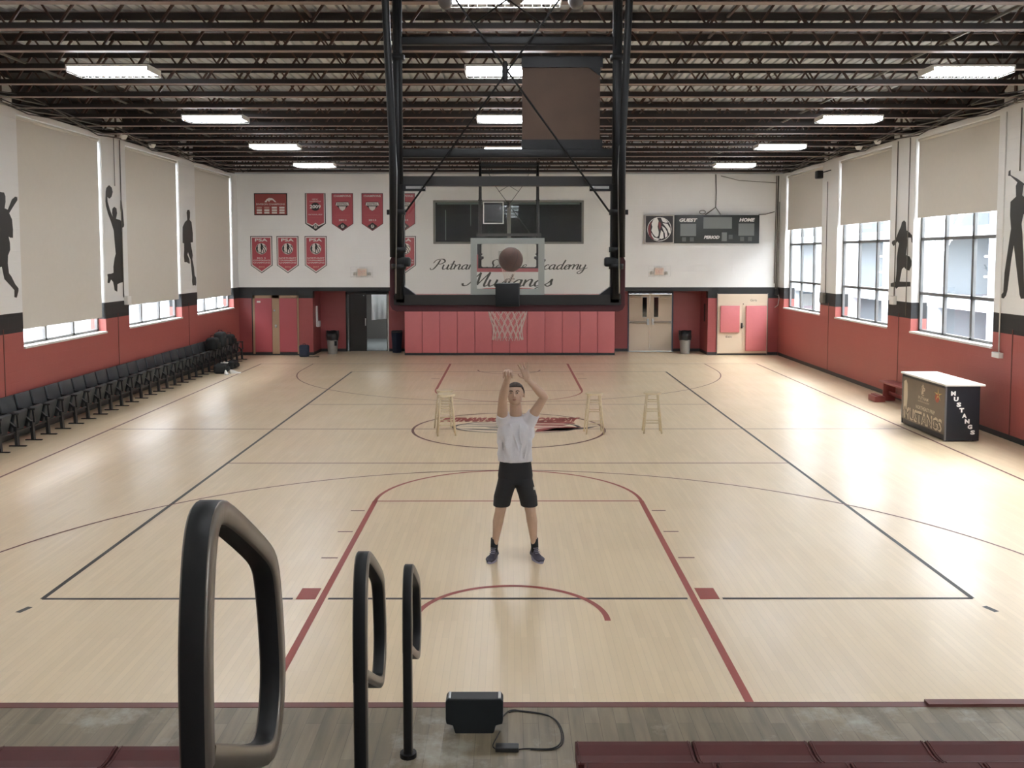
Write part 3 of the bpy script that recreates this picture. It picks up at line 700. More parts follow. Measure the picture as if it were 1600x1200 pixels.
# ---- banners
def banner_shape(x0, x1, z1, zs, zt): return [(x0, z1), (x1, z1), (x1, zs), ((x0+x1)/2, zt), (x0, zs)]
def inset(p, k, ks=None):
    cx_ = sum(a for a, b in p)/len(p); xs = [a for a, b in p]; x0, x1 = min(xs), max(xs)
    return [(x0+k, p[0][1]-k), (x1-k, p[1][1]-k), (x1-k, p[2][1]+k*.45), (p[3][0], p[3][1]+k*1.25), (x0+k, p[4][1]+k*.45)]
def banner(x0, x1, z1, zs, zt, kind, lines, label, year=None):
    cx_ = (x0+x1)/2; t = thing('championship_banner', label, 'banner', (cx_, YF, zt), group='championship banners'); t0 = Vector((cx_, YF, zt))
    pl = lambda u, v, d: (u-cx_, -.016-d, v-zt)
    b = MB(); P = banner_shape(x0, x1, z1, zs, zt)
    b.prism([(a-cx_, c-zt) for a, c in P], 'Y', -.014, -.002, M_bannerdk)
    if kind == 'psa':
        add_poly(b, inset(P, .02), pl, M_bannerw, .000); add_poly(b, inset(P, .055), pl, M_banner, .001)
    elif kind == 'w':
        add_poly(b, inset(P, .015), pl, M_banner, 0)
        add_poly(b, [(cx_-.17, zt+.155), (cx_, zt+.28), (cx_+.17, zt+.155), (cx_, zt+.03)], pl, M_bannerdk, .001)
    else:
        Q = [(x0+.03, z1-.01), (x1-.03, z1-.01), (x1-.03, zs+.01), (cx_+.1, zs-.09), (cx_, zs-.01), (cx_-.1, zs-.09), (x0+.03, zs+.01)]
        add_poly(b, Q, pl, M_bannerw, 0)
        Q = [(x0+.06, z1-.01), (x1-.06, z1-.01), (x1-.06, zs+.03), (cx_+.1, zs-.05), (cx_, zs+.03), (cx_-.1, zs-.05), (x0+.06, zs+.03)]
        add_poly(b, Q, pl, M_banner, .001)
    b.build('banner_cloth', t)
    q = MB(); W_ = x1-x0
    up = lambda u, v, d: pl(u, v, d+.003)
    if kind == 'psa':
        add_text(q, 'PSA', cx_, z1-.13, .10, W_*.58, up, M_bannerw, bold=.03)
        mustang_emblem(q, cx_, z1-.42, .185, up, M_bannerw, M_bannerdk, None)
        for i, s_ in enumerate(lines): add_text(q, s_, cx_, z1-.73-.075*i, .05, W_*(.4 if len(s_) < 7 else .78), up, M_bannerw, bold=.015)
        add_text(q, year, cx_, z1-1.02, .05, .2, up, mat('banner_gold', '#d0a58a', .6), bold=.02)
    elif kind == 'w':
        add_text(q, 'CHAMPIONS', cx_, z1-.09, .07, W_*.8, up, M_bannerw, bold=.02)
        add_poly(q, [(cx_-.2, z1-.28), (cx_+.2, z1-.28), (cx_+.24, z1-.36), (cx_+.17, z1-.43), (cx_, z1-.6), (cx_-.17, z1-.43), (cx_-.24, z1-.36)], up, M_bannerdk, 0)
        add_poly(q, [(cx_-.2, z1-.30), (cx_+.2, z1-.30), (cx_+.22, z1-.4), (cx_-.22, z1-.4)], up, M_bannerw, .001)
        add_poly(q, [(cx_-.12, z1-.43), (cx_+.12, z1-.43), (cx_+.08, z1-.53), (cx_, z1-.58), (cx_-.08, z1-.53)], up, M_bannerw, .001)
        add_text(q, 'BASKETBALL', cx_, z1-.35, .055, .34, lambda u, v, d: up(u, v, .002), M_bannerdk, bold=.02)
        for i in (0, 1): add_text(q, ('NORTHEAST', 'NATIONAL PREP')[i], cx_, z1-.72-.07*i, .032, W_*.72, up, mat('banner_faint', '#b4665f', .6))
        add_text(q, year, cx_, z1-.88, .06, .25, up, M_bannerw, bold=.02)
        mustang_emblem(q, cx_, zt+.15, .06, up, M_bannerw, None, None)
    else:
        add_text(q, lines[0], cx_, z1-.2, .05, .2, up, M_bannerw); add_text(q, lines[1], cx_, z1-.27, .04, .38, up, M_bannerw)
        add_disc(q, cx_, z1-.44, .15, up, M_bannerdk, 0, sq=.9)
        add_text(q, '2009', cx_, z1-.44, .12, .37, lambda u, v, d: up(u, v, .002), M_txtw, bold=.03)
        add_text(q, lines[2], cx_, z1-.70, .04, .46, up, M_bannerw)
        add_text(q, lines[3], cx_, z1-.80, .03, .38, up, mat('banner_faint', '#b4665f', .6))
        mustang_emblem(q, cx_, zt+.13, .06, up, M_bannerw, None, None)
    q.build('lettering', t); return t
banner(-6.75, -6.07, 5.38, 4.38, 4.14, 'y09', ['NEPSAC', 'CHAMPIONSHIP', 'NATIONAL PREP', 'BASKETBALL'], 'red pennant banner reading 2009 with black chevron tip, upper row')
banner(-5.87, -5.16, 5.38, 4.38, 4.14, 'w', [], 'red champions banner dated 2011, just right of the 2009 banner', '2011')
banner(-4.88, -4.17, 5.38, 4.38, 4.14, 'w', [], 'red champions banner dated 2013, third pennant in the upper row', '2013')
banner(-3.82, -3.11, 5.38, 4.38, 4.14, 'w', [], 'red champions banner in the upper row half hidden by the hoop frame', '2014')
banner(-8.58, -7.86, 3.97, 3.0, 2.74, 'psa', ['BIG 5', 'CONFERENCE', 'CHAMPIONS'], 'white-edged red PSA banner, leftmost in the lower row', '2015')
banner(-7.71, -6.99, 3.97, 3.0, 2.74, 'psa', ['NORTHEAST', 'TOURNAMENT', 'CHAMPIONS'], 'white-edged red PSA banner, second from left in the lower row', '2016')
banner(-6.78, -6.05, 3.97, 3.0, 2.74, 'psa', ['NORTHEAST', 'TOURNAMENT', 'CHAMPIONS'], 'white-edged red PSA banner in the lower row, below the 2009 one', '2017')
banner(-3.81, -3.09, 3.97, 3.0, 2.74, 'psa', ['BIG 5', 'CONFERENCE', 'CHAMPIONS'], 'white-edged red PSA banner in the lower row, half hidden by the hoop frame', '2018')
t = thing('record_board', 'wide red division champions board with rows of pale year tabs, far upper left', 'board', (-7.885, YF, 4.66))
b = MB(); b.box(-.545, .545, -.03, -.002, 0, .72, M_bannerdk); b.box(-.52, .52, -.034, -.03, .025, .695, mat('board_red', '#95443f', .5)); b.build('board_panel', t)
q = MB(); rb = lambda u, v, d: (u, -.036-d, v)
add_text(q, 'DIVISION CHAMPIONS', 0, .36, .055, .95, rb, M_bannerw, bold=.01)
add_poly(q, [(-.2,.43),(-.13,.52),(-.05,.57),(.06,.56),(.13,.5),(.2,.42),(.14,.43),(.06,.5),(-.02,.48),(-.04,.43),(-.1,.48),(-.13,.42)], rb, M_bannerw)
q.build('lettering', t)
q = MB()
for c in range(4):
    for r in range(3): q.box(-.46+c*.25, -.46+c*.25+.17, -.04, -.034, .05+.083*r, .05+.083*r+.06, M_bannerw if (c > 1 or r < 2) else mat('tab_faded', '#b98d82', .6))
q.build('year_tabs', t)
# ---- scoreboard
t = thing('scoreboard', 'dark wall scoreboard reading GUEST, HOME and PERIOD with blank grey windows', 'scoreboard', (6.86, YF, 3.73))
b = MB(); b.rbox(-1.39, 1.41, -.16, -.002, 0, .93, .012, mat('scoreboard_case', '#2f3331', .4)); b.build('case', t)
sp2 = lambda u, v, d: (u, -.163-d, v); mgr = mat('digit_window', '#7b7f7c', .35)
q = MB()
for x0, x1, z0, z1 in ((-1.20, -.68, .24, .64), (-.44, .50, .48, .86), (.72, 1.24, .25, .65), (.17, .34, .07, .36)): q.box(x0, x1, -.167, -.16, z0, z1, mgr)
q.build('digit_window', t)
q = MB()
for x0, z0 in ((-1.14, .06), (-.88, .06), (.40, .14), (.78, .07), (1.04, .07)): q.box(x0, x0+.13, -.166, -.16, z0, z0+.14, mat('small_window', '#5f635f', .4))
q.build('bonus_window', t)
q = MB(); add_text(q, 'GUEST', -.94, .76, .12, .60, sp2, M_txtw, shear=.25, bold=.05); add_text(q, 'HOME', 1.0, .77, .12, .52, sp2, M_txtw, shear=.25, bold=.05); add_text(q, 'PERIOD', -.16, .20, .11, .52, sp2, M_txtw, shear=.25, bold=.05)
q.build('lettering', t)
t = thing('emblem_sign', 'square black sign with white horse head emblem left of the scoreboard', 'sign', (4.97, YF, 3.72))
b = MB(); b.box(-.49, .49, -.13, -.002, 0, .95, mat('sign_rim', '#b9b3aa', .4)); b.box(-.45, .45, -.134, -.13, .04, .91, mat('sign_black', '#241c1c', .4)); b.build('sign_box', t)
q = MB(); mustang_emblem(q, 0, .475, .40, lambda u, v, d: (u, -.135-d, v), M_txtw, None, mat('emblem_red', '#7a3438', .5)); q.build('emblem', t)
# cables above the scoreboard
mb = MB(); mb.tube([(6.83, YF-.05, 6.0), (6.85, YF-.06, 5.4), (6.84, YF-.05, 4.92), (6.65, YF-.06, 4.78), (6.5, YF-.08, 4.68)], .018, M_cable, 6)
mb.tube([(6.84, YF-.05, 4.92), (6.95, YF-.06, 4.76), (7.0, YF-.08, 4.68)], .014, M_cable, 6)
mb.tube([(6.4+.1*math.cos(a*.6), YF-.08, 4.76+.06*math.sin(a*.6)) for a in range(22)], .012, M_cable, 5)
tag(mb.build('power_cable'), 'black cable dropping from the roof to the top of the scoreboard', 'cable')
mb = MB(); mb.tube([(8.27, YF-.03, 4.68), (8.5, YF-.03, 4.69), (8.72, YF-.03, 4.75), (8.80, YF-.03, 4.78)], .012, M_cable, 5)
mb.tube([(7.0, YF-.06, 5.95), (7.6, YF-.05, 5.80), (8.85, YF-.04, 5.72)], .01, M_cable, 5)
tag(mb.build('sagging_cable'), 'thin cable sagging along the end wall toward the right corner pipes', 'cable')
t = thing('corner_pipe', 'bundle of grey pipes down the right corner of the end wall', 'pipe', (8.9, YF-.06, 2.1))
for k, (dx, r, z0, z1) in enumerate(((0, .024, .05, 3.85), (-.06, .014, .3, 3.85), (.05, .012, -.1, 3.0))):
    q = MB(); q.tube([(dx, 0, z1), (dx-.01, 0, (z0+z1)/2), (dx-.02, 0, z0)], r, M_cable, 8); q.build('pipe', t)
q = MB(); q.rbox(-.06, .06, -.06, .03, -.08, .1, .01, M_blk); q.build('junction_box', t)
q = MB(); q.tube([(.03, -.02, .1), (.08, -.05, -.2), (.04, -.06, -.42), (-.06, -.04, -.5)], .012, M_whitep, 6); q.build('loose_cord', t)
# ---- exit signs with emergency heads
def exit_sign(x, z, label, mir):
    t = thing('exit_sign', label, 'sign', (x, YF, z), group='exit signs')
    b = MB(); b.rbox(-.15, .15, -.09, -.02, 0, .24, .012, mat('exit_sign_face', '#e2cdbb' if not mir else '#e6e0da', .4)); b.box(-.1, .1, -.03, -.001, .02, .3, M_whitep); b.build('sign_body', t)
    q = MB(); add_text(q, 'EXIT', 0, .12, .12, .22, lambda u, v, d: (u, -.092, v), mat('exit_letters', '#d9a296', .5)); q.build('lettering', t)
    q = MB()
    for s in (-1, 1): q.cyl((s*.24, -.05, .02), .055, .1, mat('lamp_head', '#b8b4aa', .4), 12, r2=.04); q.tube([(s*.14, -.05, .1), (s*.24, -.05, .1)], .012, M_whitep, 6)
    q.build('emergency_head', t)
    c = MB()
    for k in range(5): c.tube([(-.36+.18*k, -.001, -.06), (-.36+.18*k, -.16, -.04), (-.36+.18*k, -.16, .30), (-.36+.18*k, -.001, .32)], .003, M_guard, 4)
    for z_ in (-.03, .1, .2, .3): c.tube([(-.36, -.16, z_), (.36, -.16, z_)], .003, M_guard, 4)
    c.build('wire_guard', t)
exit_sign(-4.88, 2.65, 'exit sign with side lamps in wire cage, left of the hoop frame', False)
exit_sign(4.99, 2.68, 'pale exit sign with side lamps, below the horse head sign', True)

# ---- recess items
t = thing('wall_phone', 'white wall phone box with tall cable cover on the left recess wall', 'phone', (RL[0]+.001, 32.1, .9))
q = MB(); q.box(0, .05, -.12, .0, .02, .72, M_whitep); q.build('cable_cover', t)
q = MB(); q.rbox(.0, .09, -.0, .26, .0, .2, .01, M_whitep); q.build('box', t)
def trash_can(x, y, label, body, mcol):
    t = thing('trash_can', label, 'bin', (x, y, 0))
    b = MB(); b.cyl((0, 0, 0), .155, .52, mcol, 24, r2=.19); b.build('can_body', t)
    q = MB(); n = 28; vs = []
    for z, r, k in ((.47, .20, .01), (.6, .215, .012), (.78, .2, .02), (.74, .17, .01)):
        for i in range(n): a = 2*PI*i/n; rr = r+k*math.sin(a*7+z*9); vs.append((rr*math.cos(a), rr*math.sin(a), z+.01*math.sin(a*5)))
    q.add(vs, [(j*n+i, j*n+(i+1) % n, (j+1)*n+(i+1) % n, (j+1)*n+i) for j in range(3) for i in range(n)], mat('bin_liner', '#1c1b1b', .3), True); q.build('liner', t)
    return t
M_can = mat('bin_grey', '#8a8781', .45)
t = trash_can(-5.99, 31.98, 'round grey trash can with black liner left of the dark hallway doors', 0, M_can)
q = MB(); q.rbox(.09, .17, -.17, -.1, .28, .44, .01, M_blk); q.build('can_label', t)
trash_can(5.98, 31.98, 'round grey trash can with black liner beside the beige double doors', 0, M_can)
t = thing('recycling_bin', 'dark blue-black bin in the shadow left of the red wall pads', 'bin', (-3.85, 32.35, 0))
q = MB(); q.cyl((0, 0, 0), .15, .7, mat('bin_navy', '#1a2436', .5), 4, r2=.19, smooth=False); q.build('bin_body', t)
q = MB(); q.rbox(-.17, .17, -.17, .17, .68, .76, .02, M_blk); q.build('lid', t)
# recess fire extinguisher cabinet slit on right recess side
mb = MB(); mb.box(RR[1]-.02, RR[1]-.001, 31.9, 32.05, 1.1, 1.7, M_blk); tag(mb.build('wall_vent'), 'narrow dark slot on the side wall right of the beige doors', 'vent')
# navy backpack on the floor by the red doors
t = thing('backpack', 'small navy backpack standing on the floor by the red cabinet doors', 'backpack', (-6.73, 30.95, 0))
mnv = mat('navy_fabric', '#22293a', .8, bump=.3)
q = MB(); q.rbox(-.16, .16, -.1, .1, 0, .40, .06, mnv, seg=4); q.build('bag_body', t); q = MB(); q.rbox(-.12, .12, -.15, -.09, .05, .24, .03, mnv, seg=3); q.build('front_pocket', t)
q = MB(); q.tube([(-.05, 0, .39), (-.03, 0, .44), (.03, 0, .44), (.05, 0, .39)], .01, M_blk, 6); q.build('carry_handle', t)
q = MB(); q.tube([(.15, -.08, .01), (.28, -.1, .012), (.4, -.06, .012), (.5, -.08, .01)], .012, M_blk, 6); q.build('strap', t)

# ================================================================== HOOPS
def make_net(t, c, r0=.225, r1=.125, h=.43):
    q = MB(); n = 16; cx_, cy_, cz = c
    for d in (-1, 1):
        for k in range(n):
            pts = []
            for i in range(13):
                f = i/12; rr = r0+(r1-r0)*min(1, f*1.25)+.012*(max(0, f-.8)*5); a = 2*PI*(k/n+d*f*.24)
                pts.append((cx_+rr*math.cos(a), cy_+rr*math.sin(a), cz-.01-h*f))
            q.tube(pts, .0034, M_net, 5)
    q.build('net', t)
def backstop(name, label, yb, mx, face, clock, near):
    """yb: plane of the glass; face=+1 means the rim points to +Y"""
    t = thing(name, label, 'basketball hoop', (0, yb, 2.86))
    Z = -2.86; s_ = face
    def Y(a): return s_*a     # + = toward the court
    def bx(q, x0, x1, a, b, z0, z1, m, r=0):
        y0, y1 = sorted((Y(a), Y(b)))
        if r: q.rbox(x0, x1, y0, y1, z0+Z, z1+Z, r, m)
        else: q.box(x0, x1, y0, y1, z0+Z, z1+Z, m)
    g = MB(); bx(g, -.905, .905, -.003, .003, 2.93, 3.94, M_boardglass); gl = g.build('backboard_glass', t)
    q = MB(); w = .052
    for x0, x1, z0, z1 in ((-.31, .31, 3.41, 3.46), (-.31, .31, 2.985, 3.035), (-.31, -.258, 3.035, 3.41), (.258, .31, 3.035, 3.41)): bx(q, x0, x1, .0045, .0065, z0, z1, M_tape)
    q.build('target_square', t)
    q = MB()     # steel board frame
    bx(q, -.95, .95, -.05, .03, 3.89, 3.97, mat('frame_brown_black', '#2b2824', .45)); bx(q, -.95, .95, -.06, .02, 2.90, 2.985, mat('frame_brown_black', '#2b2824'))
    for x in (-1, 1):
        bx(q, min(x*.86, x*.93), max(x*.86, x*.93), -.06, .02, 2.92, 3.9, M_blk)
        q.prism([(x*.86, 2.97+Z), (x*.745, 2.97+Z), (x*.86, 3.055+Z)], 'Y', Y(-.055), Y(.015), M_blk)
        bx(q, min(x*.68, x*.87), max(x*.68, x*.87), -.075, -.05, 3.845, 3.90, M_blk)
    q.build('board_frame', t)
    for x in (-1, 1):
        q = MB(); bx(q, min(x*.70, x*.84), max(x*.70, x*.84), -.082, -.076, 3.865, 3.885, M_silver); q.cyl((x*.70, Y(-.08), 3.865+Z), .016, .02, M_silver, 10); q.build('slide_bolt', t)
    q = MB(); P = [(-.985,3.27),(-.955,3.33),(-.90,3.36),(-.90,2.95),(.90,2.95),(.90,3.36),(.955,3.33),(.985,3.27),(.985,2.90),(.965,2.86),(.93,2.845),(-.93,2.845),(-.965,2.86),(-.985,2.90)]
    q.prism([(a, b+Z) for a, b in P], 'Y', min(Y(-.035), Y(.045)), max(Y(-.035), Y(.045)), M_maroonpad if near else mat('far_board_pad', '#a8585c', .5)); q.build('edge_padding', t)
    # goal bracket, rim, net
    q = MB(); bx(q, -.10, .10, -.14, -.0, 2.89, 3.085, M_blk, .01); bx(q, -.07, .07, -.0, .15, 2.98, 3.045, M_blk); q.build('goal_bracket', t)
    q = MB(); cy_ = Y(.15+.235); q.tube([(.232*math.cos(a*PI/18), cy_+.232*math.sin(a*PI/18), 3.015+Z) for a in range(36)], .009, mat('rim_orange', '#a8452c', .4), 8, closed=True)
    for x in (-1, 1): q.bar((x*.06, Y(.15), 3.0+Z), (x*.16, cy_-Y(.17), 3.012+Z), .012, .012, mat('rim_orange', '#a8452c'))
    q.build('rim', t); make_net(t, (0, cy_, 3.012+Z))
    # masts and cross bars
    top = 6.02
    for x in (-1, 1):
        X_ = x*mx
        q = MB(); q.tube([(X_, Y(-.06), 2.95+Z), (X_, Y(-.06), top+Z)], .038, M_blk, 12); q.tube([(X_-x*.028, Y(-.085), 3.9+Z), (X_-x*.028, Y(-.085), top+Z)], .016, M_blk, 8)
        q.build('mast', t)
        q = MB(); q.tube([(X_+x*.04, Y(-.10), 3.3+Z), (X_+x*.03, Y(-.18), 4.2+Z), (X_+x*.03, Y(-.78), 5.9+Z)], .030, M_blk, 10); q.build('rear_brace', t)
        for z in (3.22, 3.36, 3.67, 4.93):
            q = MB(); q.tube([(X_, Y(-.06), z-.02+Z), (X_, Y(-.06), z+.025+Z)], .062, M_blk, 12); q.build('clamp', t)
        q = MB()
        q.rbox(X_-.10 if x > 0 else X_-.02, X_+.02 if x > 0 else X_+.10, -.10 if s_ > 0 else .02, -.02 if s_ > 0 else .10, 3.22+Z, 3.30+Z, .02, M_blk)
        q.bar((X_, Y(-.1), 3.67+Z), (X_+x*.09, Y(-.1), 3.67+Z), .04, .04, M_blk); q.build('bracket', t)
        q = MB(); q.tube([(X_+x*.02, Y(-.125), 3.0+Z), (X_-x*.0, Y(-.15), 4.0+Z), (X_+x*.04, Y(-.38), 5.2+Z)], .0055, M_silver, 6); q.build('lift_cable', t)
    for z0, z1, nm in (((4.12, 4.19, 'crossbar'), (5.035, 5.10, 'crossbar')) if near else ((5.70, 5.76, 'crossbar'), (5.90, 5.95, 'crossbar'))):
        q = MB(); bx(q, -mx, mx, -.095, -.03, z0, z1, M_blk, .008); q.build(nm, t)
    q = MB()
    for x in (-1, 1): q.tube([(x*.84, Y(-.13), 3.67+Z), (-x*.44, Y(-.13), 5.41+Z), (-x*.72, Y(-.13), 5.98+Z)], .0085, M_blk, 6); 
    q.build('cross_rod', t)
    q = MB()
    for x in (-1, 1): q.tube([(x*.30, Y(-.1), 5.18+Z), (-x*.36, Y(-.3), 5.6+Z)], .007, M_blk, 6)
    q.build('upper_rod', t)
    q = MB(); q.tube([(-.02, Y(-.14), 4.72+Z), (-.02, Y(-.14), 4.74+Z), (-.02, Y(-.14), 4.87+Z), (-.02, Y(-.14), 4.89+Z)], [.014, .024, .024, .014], M_blk, 10); q.build('rod_coupling', t)
    # ceiling carrier
    for x in (-1, 1):
        q = MB(); q.bar((x*mx, -.75 if near else -.9, top+.03+Z-.0), (x*mx, .9, top+.03+Z), .07, .07, M_blk); q.build('ceiling_carrier', t)
    q = MB(); q.bar((-mx, 0, top-.06+Z), (mx, 0, top-.06+Z), .06, .06, M_blk); q.build('carrier_crossbar', t)
    return t
YN = 7.95
bs = backstop('basketball_hoop', 'near ceiling-hung glass basketball hoop in black steel frame with maroon edge padding', YN, .905, 1, None, True)
bf = backstop('basketball_hoop', 'far small ceiling-hung basketball hoop in front of the wide dark window', 27.73, .84, -1, None, False)
def shot_clock(x, y, z, w, h, label, face):
    t = thing('shot_clock', label, 'shot clock', (x, y, z))
    q = MB(); q.box(-w/2, w/2, -.05, .05, 0, h, M_boardbrown); q.build('clock_board', t)
    for z0, z1 in ((-.005, .075), (h-.09, h+.005)):
        q = MB(); q.box(-w/2-.006, w/2+.02, -.062, .062, z0, z1, M_blk)
        if z0 > .1: q.prism([(w/2-.1, h-.088), (w/2, h-.16), (w/2, h-.088)], 'Y', -.06, -.05, M_blk)
        q.build('edge_channel', t)
    q = MB(); q.box(-w/2+.03, w/2-.03, face*.05 if face > 0 else -.058, .058 if face > 0 else -.05, .03, h-.03, M_blkgloss); q.build('clock_face', t)
    if face < 0:
        q = MB()
        for x0, x1, z0, z1 in ((-w/2, w/2, 0, .03), (-w/2, w/2, h-.03, h), (-w/2, -w/2+.03, 0, h), (w/2-.03, w/2, 0, h)): q.box(x0, x1, -.068, -.058, z0, z1, M_whitep)
        q.build('white_rim', t)
    return t
shot_clock(.452, 8.12, 4.215, .655, .765, 'brown backed shot clock board fixed in the near hoop frame', 1)
shot_clock(-.45, 27.6, 4.24, .60, .64, 'small white rimmed shot clock above the far hoop', -1)
mb = MB()
for x, z, r in ((-.60, 6.07, .075), (.655, 6.07, .075), (.07, 6.13, .12)):
    q = MB(); q.sphere((0, 0, 0), r, mat('pad_grey', '#6d6965', .6), 14, 9, sc=(1, 1, 1.15)); q.tube([(0, 0, r), (0, 0, .5)], .008, M_blk, 6)
    o = q.build('hanging_float', None, (x, 9.3, z-.30 if r < .1 else z-.27))
    tag(o, ('small grey float hanging above the hoop, left of the lamp' if x < -.1 else 'small grey float hanging above the hoop, right of the lamp' if x > .3 else 'large dark grey float hanging over the middle lamp'), 'float')
# the ball in flight
mb = MB(); mb.sphere((0, 0, 0), .121, M_ball, 32, 20)
bl = thing('basketball', 'brown basketball in mid-air, seen through the near backboard glass', 'ball', (.03, 9.4, 3.275), .4)
mb.build('ball_cover', bl)
q = MB(); R_ = .1215
q.tube([(R_*math.cos(a*PI/18), R_*math.sin(a*PI/18), 0) for a in range(36)], .0016, M_blk, 5, closed=True)
q.tube([(0, R_*math.cos(a*PI/18), R_*math.sin(a*PI/18)) for a in range(36)], .0016, M_blk, 5, closed=True)
for s in (-1, 1): q.tube([(Vector((s*(.55+.3*math.cos(2*a*PI/18)), math.cos(a*PI/18), math.sin(a*PI/18))).normalized()*R_) for a in range(36)], .0016, M_blk, 5, closed=True)
q.build('seam', bl); bl.rotation_euler = (.6, .3, .5)

# ================================================================== SIDE WALL FITTINGS
SIL_BAT = [(16.65,4.35),(16.86,4.44),(16.99,4.44),(17.03,4.38),(17.03,4.28),(16.99,4.16),(17.1,4.14),(17.25,4.33),(17.37,4.39),(17.44,4.38),(17.44,4.33),(17.28,4.2),(17.14,4.08),(17.23,3.97),(17.25,3.79),(17.24,3.64),(17.15,3.64),(17.09,3.66),(17.13,3.54),(17.13,3.42),(17.05,3.32),(17.03,3.18),(17.06,3.0),(17.14,2.94),(17.26,2.8),(17.37,2.72),(17.37,2.67),(17.3,2.55),(17.22,2.56),(17.23,2.69),(17.11,2.77),(16.9,2.9),(16.83,3.12),(16.63,3.09),(16.48,2.79),(16.34,2.8),(16.48,3.35),(16.58,3.9),(16.57,4.18)]
SIL_JUMP = [(21.24,4.53),(21.27,4.74),(21.31,4.83),(21.45,4.9),(21.59,4.86),(21.64,4.76),(21.57,4.65),(21.46,4.6),(21.34,4.63),(21.35,4.53),(21.47,4.34),(21.62,4.18),(21.58,4.28),(21.6,4.38),(21.7,4.43),(21.82,4.4),(21.85,4.29),(21.78,4.16),(22.01,4.14),(22.13,4.10),(22.05,4.42),(22.06,4.6),(22.13,4.58),(22.18,4.35),(22.23,4.03),(22.2,3.98),(22.06,3.96),(22.07,3.71),(22.11,3.21),(22.11,2.94),(22.06,2.7),(21.91,2.69),(21.76,2.66),(21.74,2.49),(21.6,2.53),(21.53,2.72),(21.42,2.78),(21.33,2.7),(21.23,2.71),(21.26,2.83),(21.23,2.9),(21.31,2.91),(21.43,2.91),(21.57,2.93),(21.57,3.07),(21.65,3.26),(21.72,3.36),(21.68,3.6),(21.64,3.89),(21.51,4.08),(21.35,4.27),(21.26,4.43)]
SIL_PLAYER = [(26.56,4.52),(26.61,4.59),(26.78,4.61),(26.84,4.54),(26.82,4.39),(26.78,4.33),(26.94,4.27),(26.98,4.13),(27.03,3.95),(27.02,3.7),(26.83,3.69),(26.87,3.58),(26.94,3.45),(26.98,3.33),(26.94,3.22),(27.06,2.99),(27.11,2.76),(27.22,2.69),(27.24,2.55),(27.2,2.46),(27.08,2.48),(26.93,2.47),(26.88,2.58),(26.9,2.71),(26.85,2.95),(26.79,3.22),(26.69,3.31),(26.6,3.42),(26.53,3.35),(26.69,3.22),(26.73,3.1),(26.61,3.1),(26.48,3.14),(26.29,3.14),(26.25,3.31),(26.29,3.49),(26.29,3.66),(26.18,3.67),(26.19,3.9),(26.21,4.11),(26.4,4.25),(26.6,4.32)]
SIL_DRIBBLE = [(21.76,3.99),(21.72,4.08),(21.6,4.12),(21.5,4.07),(21.46,3.89),(21.29,3.84),(21.15,3.77),(21.12,3.68),(21.12,3.60),(21.17,3.62),(21.2,3.72),(21.41,3.73),(21.4,3.56),(21.45,3.33),(21.25,3.3),(21.14,3.2),(21.14,3.1),(21.25,2.98),(21.43,3.01),(21.53,3.06),(21.65,3.01),(21.76,2.72),(21.17,2.73),(21.17,2.63),(21.82,2.6),(21.93,2.55),(22.0,2.59),(22.26,2.59),(22.26,2.67),(21.99,2.71),(21.95,2.87),(21.94,3.05),(21.95,3.24),(21.9,3.46),(21.84,3.6),(21.96,3.65),(22.04,3.59),(22.16,3.54),(22.26,3.61),(22.23,3.66),(22.05,3.69),(21.9,3.86)]
SIL_GOLF = [(17.14,4.75),(17.13,4.83),(17.07,4.85),(17.06,4.76),(16.82,4.67),(16.58,4.56),(16.34,4.47),(16.34,4.44),(16.62,4.55),(16.65,4.37),(16.47,4.29),(16.28,4.11),(16.35,4.03),(16.59,4.04),(16.64,3.87),(16.6,3.7),(16.54,3.27),(16.49,2.85),(16.45,2.64),(16.41,2.57),(16.57,2.56),(16.62,2.63),(16.64,2.71),(16.74,3.06),(16.87,3.51),(16.94,3.23),(17.03,2.7),(17.08,2.59),(17.15,2.54),(17.24,2.55),(17.23,2.61),(17.17,2.65),(17.15,3.01),(17.07,3.38),(17.01,3.67),(16.98,3.8),(17.03,4.04),(17.03,4.28),(16.85,4.36),(16.87,4.55),(16.82,4.61),(17.06,4.74)]
M_sil = mat('silhouette_black', '#33322e', .5)
for s, P, lab in ((-1, SIL_BAT, 'black painted silhouette of a running athlete at the left edge of view'), (-1, SIL_JUMP, 'black painted silhouette of a player leaping with a ball, left wall'), (-1, SIL_PLAYER, 'black painted silhouette of a running player, farthest on the left wall'), (1, SIL_DRIBBLE, 'dark painted silhouette of a figure on a board between the right windows'), (1, SIL_GOLF, 'tall black painted silhouette of a club-swinging golfer at the right edge')):
    q = MB(); q.prism(P, 'X', s*(XW-.004), s*(XW-.001), M_sil); tag(q.build('wall_silhouette'), lab, 'silhouette', 'painted athlete silhouettes')
def wbox(s, y, z, w, h, d, m): 
    q = MB(); a, b = sorted((s*(XW-d), s*(XW-.001))); q.rbox(a, b, y-w/2, y+w/2, z-h/2, z+h/2, .008, m); return q
def conduit(s, y, z0, z1, lab, r=.012, m=None):
    q = MB(); q.tube([(s*(XW-.022), y, z1), (s*(XW-.022), y, z0)], r, m or M_cable, 6); tag(q.build('conduit'), lab, 'pipe')
conduit(-1, 22.05, 2.35, 5.98, 'thin conduit rising from the white box beside the leaping silhouette')
conduit(1, 22.0, 2.35, 5.95, 'dark conduit left of the figure on a board, right wall'); conduit(1, 21.33, 1.95, 5.95, 'pale conduit passing behind the raised arm of the figure on a board', .01)
conduit(1, 17.22, 1.55, 5.9, 'pale conduit running down past the golfer to a socket box', .012, M_whitep); conduit(1, 16.72, 4.8, 5.9, 'short dark conduit above the golfer silhouette')
